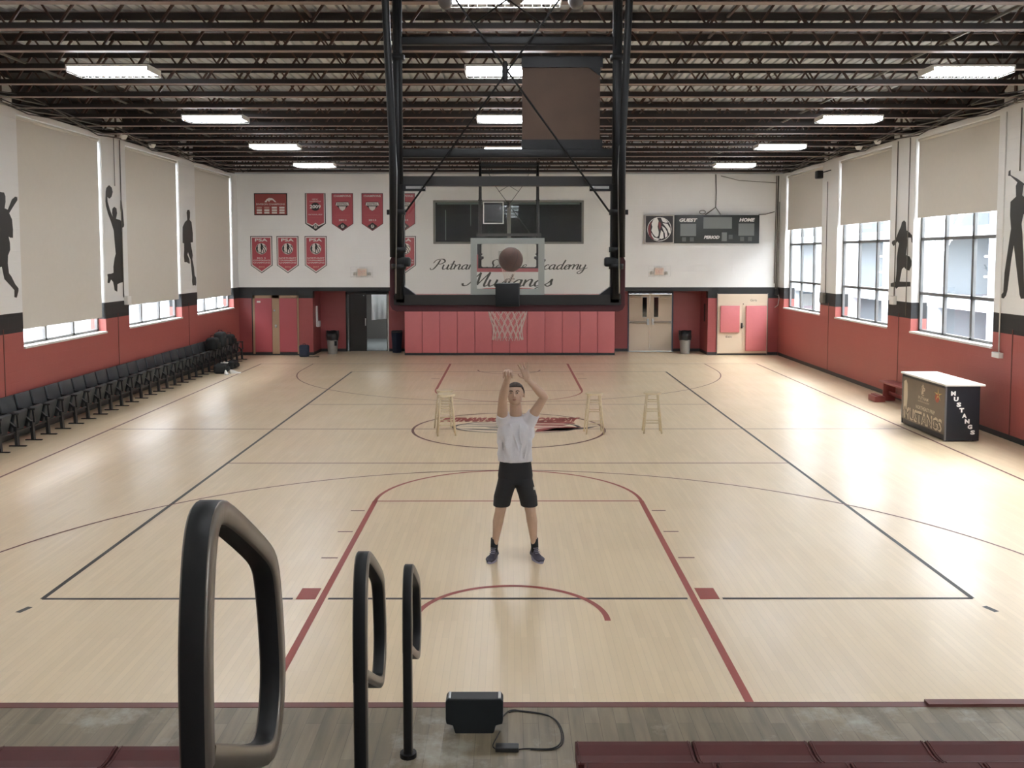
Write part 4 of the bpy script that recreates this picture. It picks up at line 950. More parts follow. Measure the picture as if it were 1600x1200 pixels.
conduit(1, 26.8, 2.2, 5.4, 'thin conduit between the two farthest right windows', .01); conduit(-1, 21.72, 4.9, 5.98, 'short faint conduit above the leaping silhouette', .008)
for s, y, z, w, h, m, lab in ((-1, 22.22, 2.27, .22, .2, M_whitep, 'small white electrical box on the black stripe, left wall'), (1, 22.0, 2.28, .22, .2, M_whitep, 'small white electrical box below the figure on a board'), (1, 26.95, 2.12, .30, .30, mat('box_darkgrey', '#77756f', .5), 'grey junction box beside the farthest right window'), (1, 17.22, 1.50, .26, .10, M_sill, 'twin socket box at the foot of the pale conduit, right wall')):
    q = wbox(s, y, z, w, h, .09, m); tag(q.build('junction_box'), lab, 'box')
t = thing('wall_speaker', 'small black camera on a bracket high up between the far right windows', 'camera', (8.98, 26.55, 5.62))
q = MB(); q.bar((0, 0, .08), (-.28, .0, .0), .03, .03, M_blk); q.build('bracket', t); q = MB(); q.rbox(-.42, -.24, -.11, .11, -.16, .06, .03, M_blk); q.build('housing', t)
t.name = 'security_camera'
for s, y, lab in ((-1, 21.5, 'small white horn at the roof edge, nearer one on the left wall'), (-1, 23.2, 'small white horn at the roof edge, farther one on the left wall'), (1, 22.4, 'small white horn at the roof edge, nearer one on the right wall'), (1, 23.6, 'small white horn at the roof edge, farther one on the right wall')):
    q = MB(); q.cyl((s*8.66, y, 5.93), .05, .07, M_whitep, 12, r2=.09); q.cyl((s*8.66, y, 6.0), .09, .02, M_whitep, 12); tag(q.build('heat_detector'), lab.replace('horn', 'alarm unit'), 'alarm')

# ================================================================== FOLDING SEATS
def make_seat():
    t = thing('folding_chair', 'x', 'chair')
    q = MB(); mt = Matrix.Translation((-.33, 0, .63)) @ Matrix.Rotation(math.radians(-12), 4, 'Y')
    q.rbox(-.024, .024, -.25, .25, -.19, .20, .02, M_chairp, mt); q.build('backrest', t)
    q = MB(); mt = Matrix.Translation((-.15, 0, .415)) @ Matrix.Rotation(math.radians(14), 4, 'Y')
    q.rbox(-.034, .034, -.225, .225, -.19, .18, .024, M_chairp, mt); q.build('folded_seat_pan', t)
    q = MB(); q.rbox(-.34, .02, .252, .298, .545, .585, .014, M_blkplastic); q.build('armrest', t)
    q = MB(); q.bar((-.30, .275, .55), (-.06, .275, .33), .035, .05, M_blkplastic, up=(0, 1, 0)); q.bar((-.02, .275, .56), (.0, .275, .33), .03, .035, M_blkplastic, up=(0, 1, 0))
    q.bar((-.24, -.245, .30), (-.24, .275, .30), .05, .05, M_blkplastic); q.bar((-.06, -.24, .25), (-.06, .275, .25), .03, .03, M_blkplastic)
    q.build('arm_frame', t)
    q = MB(); q.bar((-.05, .275, .35), (-.03, .275, .01), .05, .07, M_blkplastic, up=(0, 1, 0)); q.build('leg', t); q = MB(); q.bar((-.30, .275, .60), (-.24, .275, .28), .04, .05, M_blkplastic, up=(0, 1, 0)); q.build('rear_upright', t)
    q = MB(); q.rbox(-.17, .13, .25, .30, 0, .018, .006, M_blk); q.build('foot_bar', t)
    return t
s0 = make_seat(); NS = 28
for k in range(NS):
    o = s0 if k == 0 else copy_tree(s0)
    fy = 30.2-.5555*k; o.location = (-8.53, fy-.275, 0)
    o['label'] = 'black folding chair, pan flipped up, '+ords[k]+' in the row from the banner wall'; o['group'] = 'black folding seats along the left wall'
# bags at the far end of the row
mbag = mat('black_bag_cloth', '#1d1f1f', .8, bump=.5, bscale=14); mbag2 = mat('charcoal_bag_cloth', '#262a2a', .75, bump=.5, bscale=14)
def bag(name, label, loc, sx_, sy_, sz, m, rz=0, group=None):
    t = thing(name, label, 'bag', loc, rz, group)
    q = MB(); q.rbox(-sx_/2, sx_/2, -sy_/2, sy_/2, 0, sz, min(sx_, sy_, sz)*.32, m, seg=4); q.build('bag_body', t)
    q = MB(); q.tube([(-.06, 0, sz-.01), (-.05, 0, sz+.05), (.05, 0, sz+.05), (.06, 0, sz-.01)], .01, M_blk, 6); q.build('handle', t)
    q = MB(); q.rbox(sx_/2-.03, sx_/2+.05, -sy_*.35, sy_*.35, .04, sz*.6, .03, m); q.build('pocket', t)
    return t
bag('backpack', 'black backpack piled highest over the seats at the far end of the row', (-8.62, 28.15, .59), .32, .50, .46, mbag2, .1)
bag('backpack', 'black backpack leaning on the seats just nearer than the highest one', (-8.60, 27.35, .59), .30, .46, .36, mbag)
bag('backpack', 'black backpack on the seats just beyond the highest one', (-8.60, 28.95, .59), .30, .44, .32, mbag)
bag('duffel_bag', 'black duffel bag on the floor in front of the seats', (-8.18, 26.75, 0), .34, .72, .26, mbag, .15)
bag('duffel_bag', 'black duffel bag on the floor tucked under the far seats', (-8.17, 27.75, 0), .26, .6, .24, mbag)
def shoe_obj(name, label, loc, rz, upper, sole, L=.30, tilt=0):
    t = thing(name, label, 'shoe', loc, rz); build_shoe(t, L, upper, sole); return t
def build_shoe(t, L, upper, sole, off=Vector((0, 0, 0)), names=('upper', 'sole'), rot=0):
    """toe towards -Y, heel at +Y; footprint centred"""
    W_ = L*.36; n = 16; out = []
    st = [(-.50, .10, .30), (-.46, .62, .36), (-.36, .92, .40), (-.2, 1.0, .55), (-.05, .92, .80), (.1, .80, 1.05), (.25, .76, 1.30), (.40, .76, 1.35), (.48, .60, 1.25), (.50, .2, 1.0)]
    R = Matrix.Rotation(rot, 3, 'Z')
    q = MB(); vs = []
    for y, w, h in st:
        for k in range(n):
            a = 2*PI*k/n; c, s_ = math.cos(a), math.sin(a)
            x = W_/2*w*(abs(c)**.8)*(1 if c > 0 else -1); z = L*.13+ (L*.29*h-L*.13)*max(0, s_)**.9*1.0 if s_ > 0 else L*.13+s_*L*.10
            vs.append(off+R @ Vector((x*(1 if s_ < .3 else .72), y*L, z)))
    m_ = len(st); fs = [(j*n+k, j*n+(k+1) % n, (j+1)*n+(k+1) % n, (j+1)*n+k) for j in range(m_-1) for k in range(n)]
    fs += [tuple(range(n)), tuple((m_-1)*n+k for k in range(n))]
    q.add(vs, fs, upper, True); u = q.build(names[0], t)
    q = MB(); out = []
    for k in range(28):
        a = 2*PI*k/28; y = math.cos(a); x = math.sin(a)
        w = W_*.52*(.82 if y > 0 else 1.05); out.append(off+R @ Vector((w*x*(1-.12*y*y), y*L*.51, 0)))
    q.add([p+Vector((0, 0, .001)) for p in out]+[p+Vector((0, 0, L*.085)) for p in out], [tuple(range(28)), tuple(range(28, 56))]+[(k, (k+1) % 28, 28+(k+1) % 28, 28+k) for k in range(28)], sole, False)
    q.build(names[1], t)
shoe_obj('shoe', 'white sneaker standing at the end of the black duffel bag', (-7.90, 26.30, 0), .5, M_whitep, M_whitep)
shoe_obj('shoe', 'white sneaker resting closest to the court sideline', (-7.72, 26.55, 0), 1.8, M_whitep, M_whitep)
q = MB(); q.rbox(-.1, .1, -.05, .05, 0, .03, .01, M_whitep); tag(q.build('folded_towel', None, (-8.1, 26.8, .266)), 'small white folded cloth on top of the black duffel bag', 'towel')

# ================================================================== STOOLS
def make_stool(H_=.76):
    t = thing('wooden_stool', 'x', 'stool'); tp = .10; bt = .165
    q = MB(); q.cyl((0, 0, H_-.032), .165, .032, M_wood, 28); q.build('seat', t)
    for sx_ in (-1, 1):
        for sy_ in (-1, 1):
            q = MB(); q.tube([(sx_*bt, sy_*bt, 0), (sx_*(tp+bt)/2, sy_*(tp+bt)/2, H_/2), (sx_*tp, sy_*tp, H_-.03)], [.014, .017, .016], M_wood, 8); q.build('leg', t)
    def at(z): return bt+(tp-bt)*z/(H_-.03)
    for z, dirs in ((.20, 'x'), (.27, 'y'), (.42, 'x'), (.50, 'y'), (.60, 'x')):
        for s in (-1, 1):
            a = at(z); q = MB()
            q.tube([(-a, s*a, z), (a, s*a, z)] if dirs == 'x' else [(s*a, -a, z), (s*a, a, z)], .0095, M_wood, 8); q.build('rung', t)
    return t
st0 = make_stool()
for i, (x, y, rz, lab) in enumerate(((-1.16, 17.40, .12, 'pale wooden stool left of the player, the one in front of the pair'), (-1.22, 17.93, .3, 'pale wooden stool left of the player, half hidden behind another stool'), (1.60, 17.55, .05, 'pale wooden stool on the right end of the centre circle'), (2.70, 17.62, -.05, 'pale wooden stool standing alone farthest to the right'))):
    o = st0 if i == 0 else copy_tree(st0); o.location = (x, y, 0); o.rotation_euler = (0, 0, rz); o['label'] = lab; o['group'] = 'wooden stools near midcourt'

# ================================================================== COUNTER AND BENCH
t = thing('event_counter', 'black wheeled counter with white top lettered MUSTANGS by the right wall', 'counter', (8.12, 17.6, 0), 0)
cx0, cx1, cy0, cy1, ch = -.34, .27, -.93, .93, 1.0
mcf = mat('counter_front_mural', '#6b5d4e', .35, noise=.45, nscale=1.6); mcs = mat('counter_black_panel', '#1d2127', .35)
q = MB(); q.box(cx0+.004, cx1, cy0+.004, cy1, .02, ch, mcs); q.build('body', t)
q = MB(); q.box(cx0-.004, cx0+.004, cy0+.03, cy1-.02, .12, ch-.05, mcf); fp_ = q.build('front_panel', t)
q = MB(); q.rbox(cx0-.03, cx1+.08, cy0-.03, cy1+.03, ch, ch+.035, .008, M_sill); q.build('top', t)
q = MB()
for y in (cy0+.0, cy1-.03): q.box(cx0-.008, cx0+.02, y, y+.03, .02, ch, mat('alu_edge', '#6f7072', .4, metal=.5))
q.build('corner_trim', t)
fpl = lambda u, v, d: (cx0-.006-d, -u, v)      # u runs toward the camera end
mcl = mat('mural_lettering', '#c9bba3', .5); mgold = mat('mural_gold', '#c9a75e', .5)
q = MB()
add_text(q, 'MUSTANGS', .0, .26, .24, 1.62, fpl, mcl, bold=.03); add_text(q, 'MUSTANGS', .012, .252, .15, 1.50, lambda u, v, d: fpl(u, v, .001), mat('mural_dark', '#3a3229', .5), bold=-.01)
add_text(q, 'NORTHEAST PREP', .12, .45, .07, .8, fpl, mcl, bold=.02)
add_text(q, 'PUTNAM', .03, .64, .06, .42, fpl, mcl, bold=.01); add_text(q, 'SCIENCE ACADEMY', .05, .575, .03, .48, fpl, mcl)
add_text(q, 'P', .05, .79, .13, .10, fpl, mcl, bold=.03); add_disc(q, .02, .79, .10, fpl, mcl, 0, r0=.088, a0=1.2, a1=5.2)
add_poly(q, [(-.05,.70),(-.02,.84),(.0,.93),(.03,.84),(.02,.74)], fpl, mcl)
add_disc(q, .60, .74, .085, fpl, mat('mural_ball', '#a44a36', .5), 0)
for k in range(5):
    a = .35+k*2*PI/5; add_poly(q, [(.64+.03*math.cos(a-.6), .80+.03*math.sin(a-.6)), (.64+.17*math.cos(a), .80+.13*math.sin(a)), (.64+.03*math.cos(a+.6), .80+.03*math.sin(a+.6))], lambda u, v, d: fpl(u, v, .001), mgold)
add_poly(q, [(-.84,.3),(-.84,.86),(-.74,.9),(-.68,.82),(-.66,.6),(-.7,.3)], fpl, mcl)
q.build('mural_lettering', t)
spl = lambda u, v, d: (u, cy0-.002-d, v); q = MB()
for i, c in enumerate('MUSTANGS'): add_text(q, c, -.21+.052*i, .87-.1*i, .078, .085, spl, M_txtw, bold=.06)
q.build('side_lettering', t)
q = MB()
for x in (cx0+.06, cx1-.06):
    for y in (cy0+.1, cy1-.1): q.cyl((x, y, 0), .02, .03, M_blk, 8)
q.build('glide', t)
t = thing('wooden_bench', 'low red-painted bench against the right wall behind the counter', 'bench', (8.72, 20.25, 0))
mbn = mat('bench_red', '#8a4440', .45)
q = MB(); q.rbox(-.17, .17, -1.45, 1.45, .41, .45, .008, mbn); q.build('seat_board', t)
for y in (-1.25, 1.25):
    q = MB(); q.box(-.14, .14, y-.02, y+.02, 0, .41, mbn); q.build('leg', t)
q = MB(); q.box(-.02, .02, -1.25, 1.25, .14, .22, mbn); q.build('stretcher', t)
t = thing('step_block', 'small red wooden block on the floor in front of the red bench', 'block', (8.42, 21.45, 0)); q = MB(); q.rbox(-.12, .12, -.2, .2, 0, .13, .01, mbn); q.build('block', t); q = MB(); q.box(-.05, .05, -.22, .22, .131, .15, mbn); q.build('block_cap', t)
t = thing('wall_plate', 'small white utility plate low on the right wall by the counter', 'plate', (XW, 16.3, .4)); q = MB(); q.box(-.02, -.001, -.05, .05, 0, .1, M_whitep); q.build('plate', t); bpy.data.objects.remove(t.children[0]); bpy.data.objects.remove(t)

# ================================================================== BLEACHERS
ROWS = 8; RUN = .68; RISE = .242
mfr = mat('bleacher_steel', '#4b4846', .5); mbd = mat('bleacher_board', '#6f6250', .6, noise=.2)
def seat_module(w):
    """one moulded seat module: scooped top, origin at front lower left; front faces +Y"""
    q = MB(); prof = [(0, -.10), (.0, -.012), (-.012, 0), (-.05, -.002), (-.14, -.016), (-.22, -.010), (-.255, .004), (-.27, .0), (-.275, -.10)]
    g = .006; n = len(prof); vs = [(x, y, z) for x in (g, w-g) for y, z in prof]
    q.add(vs, [(i, i+1, n+i+1, n+i) for i in range(n-1)]+[tuple(range(n)), tuple(range(n, 2*n))], M_maroonseat)
    for k in (0, 1): q.tube([((.02, w-.02)[k], y, z+.002) for y, z in prof[2:8]], .0035, M_maroonseat, 5)
    return q
mod = None; MWD = .694
def rowname(i): return ('front row', 'second row', 'third row', 'fourth row', 'fifth row', 'sixth row', 'seventh row', 'eighth row')[i]
for side, x0, dirn, yf in (('right', .40, 1, 5.45), ('left', -1.59, -1, 5.40)):
    t = thing('bleacher_stand', 'stepped bleacher with rows of maroon moulded seats, '+side+' of the aisle', 'bleacher', (x0, yf, 0))
    for i in range(ROWS):
        z = .33+RISE*i; y = -RUN*i; X0, X1 = (0, 8.4) if dirn > 0 else (-7.3, 0)
        q = MB(); q.box(X0, X1, y-RUN+.02, y-.27, z-.02-.06, z-.05, mbd) ; q.box(X0, X1, y-.25, y-.23, max(0, z-.30), z, mfr); q.build('footboard', t)
        q = MB()
        for k in range(8):
            xx = X0+.03+(X1-X0-.06)*k/7; q.box(xx-.02, xx+.02, y-.22, y-.05, 0, z, mfr)
        q.build('support', t)
    lim = 12 if dirn > 0 else 10
    for i in range(ROWS-1):
        for k in range(lim if i == 0 else lim):
            if mod is None: mod = seat_module(MWD).build('seat'); o = mod
            else: o = mod.copy(); COL.objects.link(o)
            o.parent = t
            o.location = (k*MWD if dirn > 0 else -(k+1)*MWD, -RUN*i, .43+RISE*i)

# ---- aisle grab rails
def make_rail():
    t = thing('aisle_grab_rail', 'x', 'handrail')
    z1 = 1.26; path = [(0, .0), (0, z1-.62), (0, z1-.36), (.01, z1-.24), (.032, z1-.12), (.06, z1-.045), (.10, z1-.022), (.16, z1-.035), (.50, z1-.232), (.565, z1-.285), (.60, z1-.35), (.64, z1-.56), (.635, z1-.66), (.60, z1-.75), (.545, z1-.795), (.47, z1-.785), (.02, z1-.535)]
    # rounded bends
    pts = []
    for i in range(len(path)-1):
        a, b = path[i], path[i+1]; nn = 3
        for k in range(nn): pts.append((a[0]+(b[0]-a[0])*k/nn, a[1]+(b[1]-a[1])*k/nn))
    pts.append(path[-1])
    for _ in range(3): pts = [pts[0]]+[tuple(.25*pts[i-1][j]+.5*pts[i][j]+.25*pts[i+1][j] for j in (0, 1)) for i in range(1, len(pts)-1)]+[pts[-1]]
    hw, ht = .031, .027
    def sweep(sub, m_out, m_side, name, hw, ht):
        q = MB(); vs = []; n = 12
        ring = [(-hw, -ht+.006), (-hw, ht-.006), (-hw+.006, ht), (hw-.006, ht), (hw, ht-.006), (hw, -ht+.006), (hw-.006, -ht), (-hw+.006, -ht)]; n = len(ring)
        for i, p in enumerate(sub):
            a = sub[max(i-1, 0)]; b = sub[min(i+1, len(sub)-1)]; dy, dz = b[0]-a[0], b[1]-a[1]; l = math.hypot(dy, dz); ny, nz = dz/l, -dy/l
            for u, v in ring: vs.append((u, p[0]+ny*v, p[1]+nz*v))
        M_ = len(sub)
        for k in range(n):
            side = k in (0, 4, 5) or k in (1, 3, 5, 7)
            fs = [(i*n+k, i*n+(k+1) % n, (i+1)*n+(k+1) % n, (i+1)*n+k) for i in range(M_-1)]
            q.add(vs if k == 0 else [], [], m_out)
            mm = m_side if k in (0, 4, 1, 3, 5, 7) else m_out
            kk = q.mi(mm)
            for f in fs: q.f.append(list(f)); q.m.append(kk); q.sm.append(True)
        q.f.append(list(range(n))); q.m.append(q.mi(m_side)); q.sm.append(False)
        q.f.append([(M_-1)*n+k for k in range(n)]); q.m.append(q.mi(m_side)); q.sm.append(False)
        o = q.build(name, t); md = o.modifiers.new('edge', 'EDGE_SPLIT'); md.split_angle = math.radians(50); return o
    cut = [i for i, p in enumerate(pts) if p[0] < .001 and p[1] < z1-.6]
    sweep([(0, 0.02), (0, .3), (0, z1-.52)], M_rubber, M_railside, 'post', hw-.001, ht-.001)
    sweep([p for p in pts if not (p[0] < .001 and p[1] < z1-.6)], M_rubber, M_railside, 'grip_loop', hw, ht)
    q = MB(); q.cyl((0, 0, 0), .055, .03, M_blk, 16); q.cyl((0, 0, .03), .022, .06, M_silver, 14); q.build('foot_socket', t)
    return t
M_rubber = mat('rail_black_rubber', '#101111', .55); M_railside = mat('rail_side_satin', '#6f675d', .35, metal=.65)
r0 = make_rail()
for i, (y, z, lab) in enumerate(((6.06, .0, 'farthest and smallest of the three black looped aisle grab rails'), (4.10, .71, 'middle one of the three black looped aisle grab rails'), (1.946, 1.51, 'nearest and largest black looped aisle grab rail, cut off at the bottom'))):
    o = r0 if i == 0 else copy_tree(r0); o.location = (-.648 if i else -.655, y, z); o['label'] = lab; o['group'] = 'aisle grab rails'
# aisle steps that carry the upper rails
t = thing('aisle_steps', 'brown wooden aisle steps climbing between the two seat blocks', 'steps', (-.6, 0, 0))
for i in range(6):
    z = .25+.245*i; y1 = 5.15-.68*i
    q = MB(); q.box(-.42, .42, y1-.68, y1, z-.03, z, mbd); q.box(-.42, .42, y1-.03, y1, 0 if i == 0 else z-.245, z-.03, mfr); q.build('step', t)

# ================================================================== SPEAKER AND CORD ON THE FLOOR
t = thing('portable_speaker', 'black portable speaker standing on the worn boards at the court edge', 'speaker', (-.228, 6.42, 0))
q = MB(); P = [(-.135, .0), (.135, .0), (.15, .055), (.195, .065), (.2, .10), (.2, .225), (.185, .245), (-.185, .245), (-.2, .225), (-.2, .10), (-.195, .065), (-.15, .055)]
q.prism(P, 'Y', -.06, .06, mat('speaker_shell', '#1b2022', .5)); o = q.build('speaker_body', t); bv = o.modifiers.new('bevel', 'BEVEL'); bv.width = .008; bv.segments = 2; bv.limit_method = 'ANGLE'
q = MB(); q.rbox(-.17, .17, .055, .068, .06, .22, .006, mat('speaker_grille', '#2c3032', .7, bump=1, bscale=400)); q.build('grille', t)
q = MB()
for x in (-1, 1): q.rbox(min(x*.165, x*.185), max(x*.165, x*.185), -.05, .05, .243, .25, .003, M_silver)
q.build('end_cap', t)
t = thing('power_adapter', 'black power adapter brick on the worn floor beside the speaker', 'adapter', (0.0, 6.14, 0), -.03)
q = MB(); q.rbox(-.078, .078, -.035, .035, 0, .032, .006, M_blkplastic); q.build('brick', t)
q = MB()
pts = [(.075, 6.135), (.13, 6.15), (.23, 6.14), (.31, 6.145), (.365, 6.21), (.38, 6.33), (.36, 6.5), (.31, 6.6), (.22, 6.65), (.12, 6.67), (.02, 6.70), (-.03, 6.6), (-.06, 6.49)]
def sm(p, n=2):
    for _ in range(n):
        o = [p[0]]
        for i in range(len(p)-1): a, b = p[i], p[i+1]; o += [tuple(.75*a[j]+.25*b[j] for j in range(len(a))), tuple(.25*a[j]+.75*b[j] for j in range(len(a)))]
        p = o+[p[-1]]
    return p
q.tube([(x, y, .006) for x, y in sm(pts)], .0045, M_blk, 6)
q.tube([(x+.012, y-.012, .006) for x, y in sm(pts)[6:-8]], .004, M_blk, 6)
q.tube([(x, y, .006) for x, y in sm([(-.075, 6.14), (-.10, 6.17), (-.09, 6.23), (-.07, 6.3), (-.05, 6.38)])], .004, M_blk, 6)
tag(q.build('looped_cable'), 'looping black cord between the adapter and the portable speaker', 'cord')

# ================================================================== THE PLAYER
def capsule(q, p0, r0_, p1, r1_, m=None, n=14, sq=1.0):
    p0 = Vector(p0); p1 = Vector(p1)
    d = (p1-p0).normalized(); a = d.orthogonal().normalized(); b = d.cross(a); L = (p1-p0).length
    st = []
    for k in range(1, 5): t = PI/2*k/4; st.append((p0-d*r0_*math.cos(t), r0_*math.sin(t)))
    for k in range(4): t = PI/2*k/4; st.append((p1+d*r1_*math.sin(t), r1_*math.cos(t)))
    vs = [p0-d*r0_]+[c+(a*math.cos(2*PI*k/n)+b*math.sin(2*PI*k/n))*r for c, r in st for k in range(n)]+[p1+d*r1_]
    M_ = len(st); fs = [(0, 1+(k+1) % n, 1+k) for k in range(n)]
    fs += [(1+j*n+k, 1+j*n+(k+1) % n, 1+(j+1)*n+(k+1) % n, 1+(j+1)*n+k) for j in range(M_-1) for k in range(n)]
    fs += [(1+(M_-1)*n+k, 1+(M_-1)*n+(k+1) % n, len(vs)-1) for k in range(n)]
    q.add(vs, fs, m or M_skin, True)
def chain(q, pts, m=None, n=14):
    for (p0, a), (p1, b) in zip(pts, pts[1:]): capsule(q, p0, a, p1, b, m, n)
def remesh(o, vox, smooth=4, fac=.5):
    md = o.modifiers.new('remesh', 'REMESH'); md.mode = 'VOXEL'; md.voxel_size = vox; md.use_smooth_shade = True
    sm_ = o.modifiers.new('smooth', 'SMOOTH'); sm_.iterations = smooth; sm_.factor = fac
PX, PY = .075, 10.17
P = thing('person', 'tall young man in white T-shirt and black shorts, arms raised after releasing a shot', 'person', (PX, PY, 0))
def W_(x, y, z): return Vector((x-PX, y-PY, z))
q = MB()
# torso
chain(q, [(W_(.08, 10.17, .95), .095), (W_(.08, 10.17, 1.08), .098), (W_(.08, 10.17, 1.22), .098), (W_(.085, 10.18, 1.40), .098), (W_(.087, 10.17, 1.50), .085)])
for s, x in ((-1, .0), (1, .175)): chain(q, [(W_(x-s*.01, 10.17, 1.0), .07), (W_(x+s*.01, 10.17, 1.35), .07), (W_(x+s*.02, 10.16, 1.46), .07), (W_(x+s*.06, 10.14, 1.545), .062)])
chain(q, [(W_(.087, 10.18, 1.52), .075), (W_(.085, 10.155, 1.60), .066), (W_(.08, 10.135, 1.70), .064)])
# legs
for s, hip, kn, an in ((-1, (-.02, 10.17, .92), (-.085, 10.13, .54), (-.15, 10.20, .12)), (1, (.18, 10.17, .92), (.245, 10.13, .54), (.292, 10.20, .12))):
    hip, kn, an = W_(*hip), W_(*kn), W_(*an)
    chain(q, [(hip, .075), (hip.lerp(kn, .5), .070), (kn, .060)])
    cf = kn.lerp(an, .3)+Vector((s*.004, .022, 0))
    chain(q, [(kn, .058), (cf, .060), (kn.lerp(an, .62)+Vector((0, .012, 0)), .044), (kn.lerp(an, .9), .034), (an, .036)])
    capsule(q, kn+Vector((0, -.02, .01)), .042, kn+Vector((0, -.018, -.03)), .036)
# right arm straight up and forward; follow-through hand flopped
rs, re, rw_ = W_(-.062, 10.13, 1.545), W_(-.055, 9.92, 1.80), W_(-.005, 9.79, 2.04)
chain(q, [(rs, .064), (rs.lerp(re, .45), .057), (re, .047)]); chain(q, [(re, .047), (re.lerp(rw_, .3), .050), (re.lerp(rw_, .75), .037), (rw_, .030)])
def finger(root, pts, r):
    ps = [root]+pts; n_ = len(ps); chain(q, [(p, r*(1-.22*i/(n_-1))) for i, p in enumerate(ps)], n=10)
hb = rw_; kn0 = W_(.0, 9.745, 2.118)     # palm runs up, then the fingers hang forward and down
capsule(q, hb, .030, kn0+Vector((-.024, .0, 0)), .023); capsule(q, hb+Vector((.008, 0, 0)), .029, kn0+Vector((.026, 0, -.004)), .022); capsule(q, hb, .026, kn0, .024)
for i, (dx, L1) in enumerate(((-.040, .040), (-.014, .047), (.013, .045), (.038, .036))):
    a = kn0+Vector((dx, 0, -.003*abs(i-1.4))); b = a+Vector((dx*.12, -L1, -.008)); c = b+Vector((0, -L1*.45, -.028)); d = c+Vector((0, .004, -.024))
    finger(a, [b, c, d], .0112)
a = hb+Vector((.026, -.012, .03)); finger(a, [a+Vector((.022, -.022, .012)), a+Vector((.030, -.046, .004))], .011)
# left arm, elbow out, open hand
ls, le, lw = W_(.240, 10.13, 1.545), W_(.388, 10.03, 1.805), W_(.212, 9.95, 2.0)
chain(q, [(ls, .062), (ls.lerp(le, .45), .053), (le, .043)]); chain(q, [(le, .044), (le.lerp(lw, .3), .045), (le.lerp(lw, .75), .032), (lw, .026)])
ax = (W_(.145, 9.935, 2.185)-lw).normalized(); sd = Vector((-.92, .0, -.38)).normalized(); sd = (sd-ax*sd.dot(ax)).normalized()
kc = lw+ax*.102
for k in (-.028, -.010, .010, .028): capsule(q, lw+sd*k*.55, .020, kc+sd*k, .0145)
for k, L1, sp__ in ((.032, .092, .16), (.011, .104, .03), (-.011, .097, -.10), (-.032, .078, -.30)):
    a = kc+sd*k; dr = (ax+sd*sp__).normalized(); nrm = ax.cross(sd).normalized(); 
    if nrm.y > 0: nrm = -nrm
    finger(a, [a+dr*L1*.45+nrm*.002, a+dr*L1*.75+nrm*.006, a+dr*L1+nrm*.013], .0088)
a = lw+ax*.025+sd*.024; finger(a, [a+sd*.030+ax*.022, a+sd*.048+ax*.046, a+sd*.054+ax*.066], .0105)
# head: built upright about its own centre, then tilted back
hc = W_(.078, 10.125, 1.815); HT = Matrix.Translation(hc) @ Matrix.Rotation(math.radians(-14), 4, 'X') @ Matrix.Rotation(math.radians(-6), 4, 'Z') @ Matrix.Diagonal((1.16, 1.08, 1.09, 1))
hd = MB()
def hs(c, r, sc=(1, 1, 1)):
    k = MB(); k.sphere(c, r, M_skin, 18, 12, sc=sc); q.add([HT @ Vector(v) for v in k.v], k.f, M_skin, True)
hs((0, .012, .022), .093, (.86, 1.04, 1.0)); hs((0, -.02, -.035), .074, (.88, .98, 1.0)); hs((0, -.046, -.082), .040, (1.0, .85, .72)); hs((0, -.03, -.06), .06, (.94, .9, .9))
for s in (-1, 1):
    hs((s*.036, -.052, -.022), .026, (1, .8, .9)); hs((s*.030, -.078, .024), .020, (1.3, .45, .35)); hs((s*.083, .008, -.005), .022, (.32, .65, 1.2))
def hcp(p0, a, p1, b): capsule(q, HT @ Vector(p0), a, HT @ Vector(p1), b, M_skin, 12)
hcp((0, -.088, .014), .008, (0, -.104, -.022), .0115); hcp((-.012, -.094, -.027), .008, (.012, -.094, -.027), .008)
hcp((-.018, -.088, -.052), .0062, (.018, -.088, -.052), .0062); hcp((-.015, -.087, -.061), .0068, (.015, -.087, -.061), .0068)
body = q.build('body', P, fix=False); remesh(body, .0055, 3, .5)
def hpart(name, fn, m):
    k = MB(); fn(k); k.v = [tuple(HT @ Vector(v)) for v in k.v]; return k.build(name, P)
for s in (-1, 1):
    hpart('eye', lambda k: (k.sphere((s*.030, -.0835, .008), .0100, mat('eye_white', '#a89c94', .4), 12, 8, sc=(1.15, .55, .42)), k.sphere((s*.030-.001, -.0878, .0095), .0054, mat('iris_dark', '#2a211b', .3), 10, 6, sc=(1, .4, 1))), None)
    hpart('eyebrow', lambda k: k.tube([(s*.013, -.0925, .026), (s*.032, -.0915, .031), (s*.050, -.076, .026)], [.0035, .0042, .0025], M_hair, 6), None)
hpart('lips', lambda k: (k.tube([(-.020, -.089, -.0555), (-.008, -.0945, -.0545), (0, -.0942, -.0555), (.008, -.0945, -.0545), (.020, -.089, -.0555)], [.002, .0042, .004, .0042, .002], mat('lip_rose', '#9a7062', .5), 6), k.tube([(-.016, -.09, -.0605), (0, -.0945, -.0625), (.016, -.09, -.0605)], [.002, .0048, .002], mat('lip_rose', '#9a7062', .5), 6)), None)
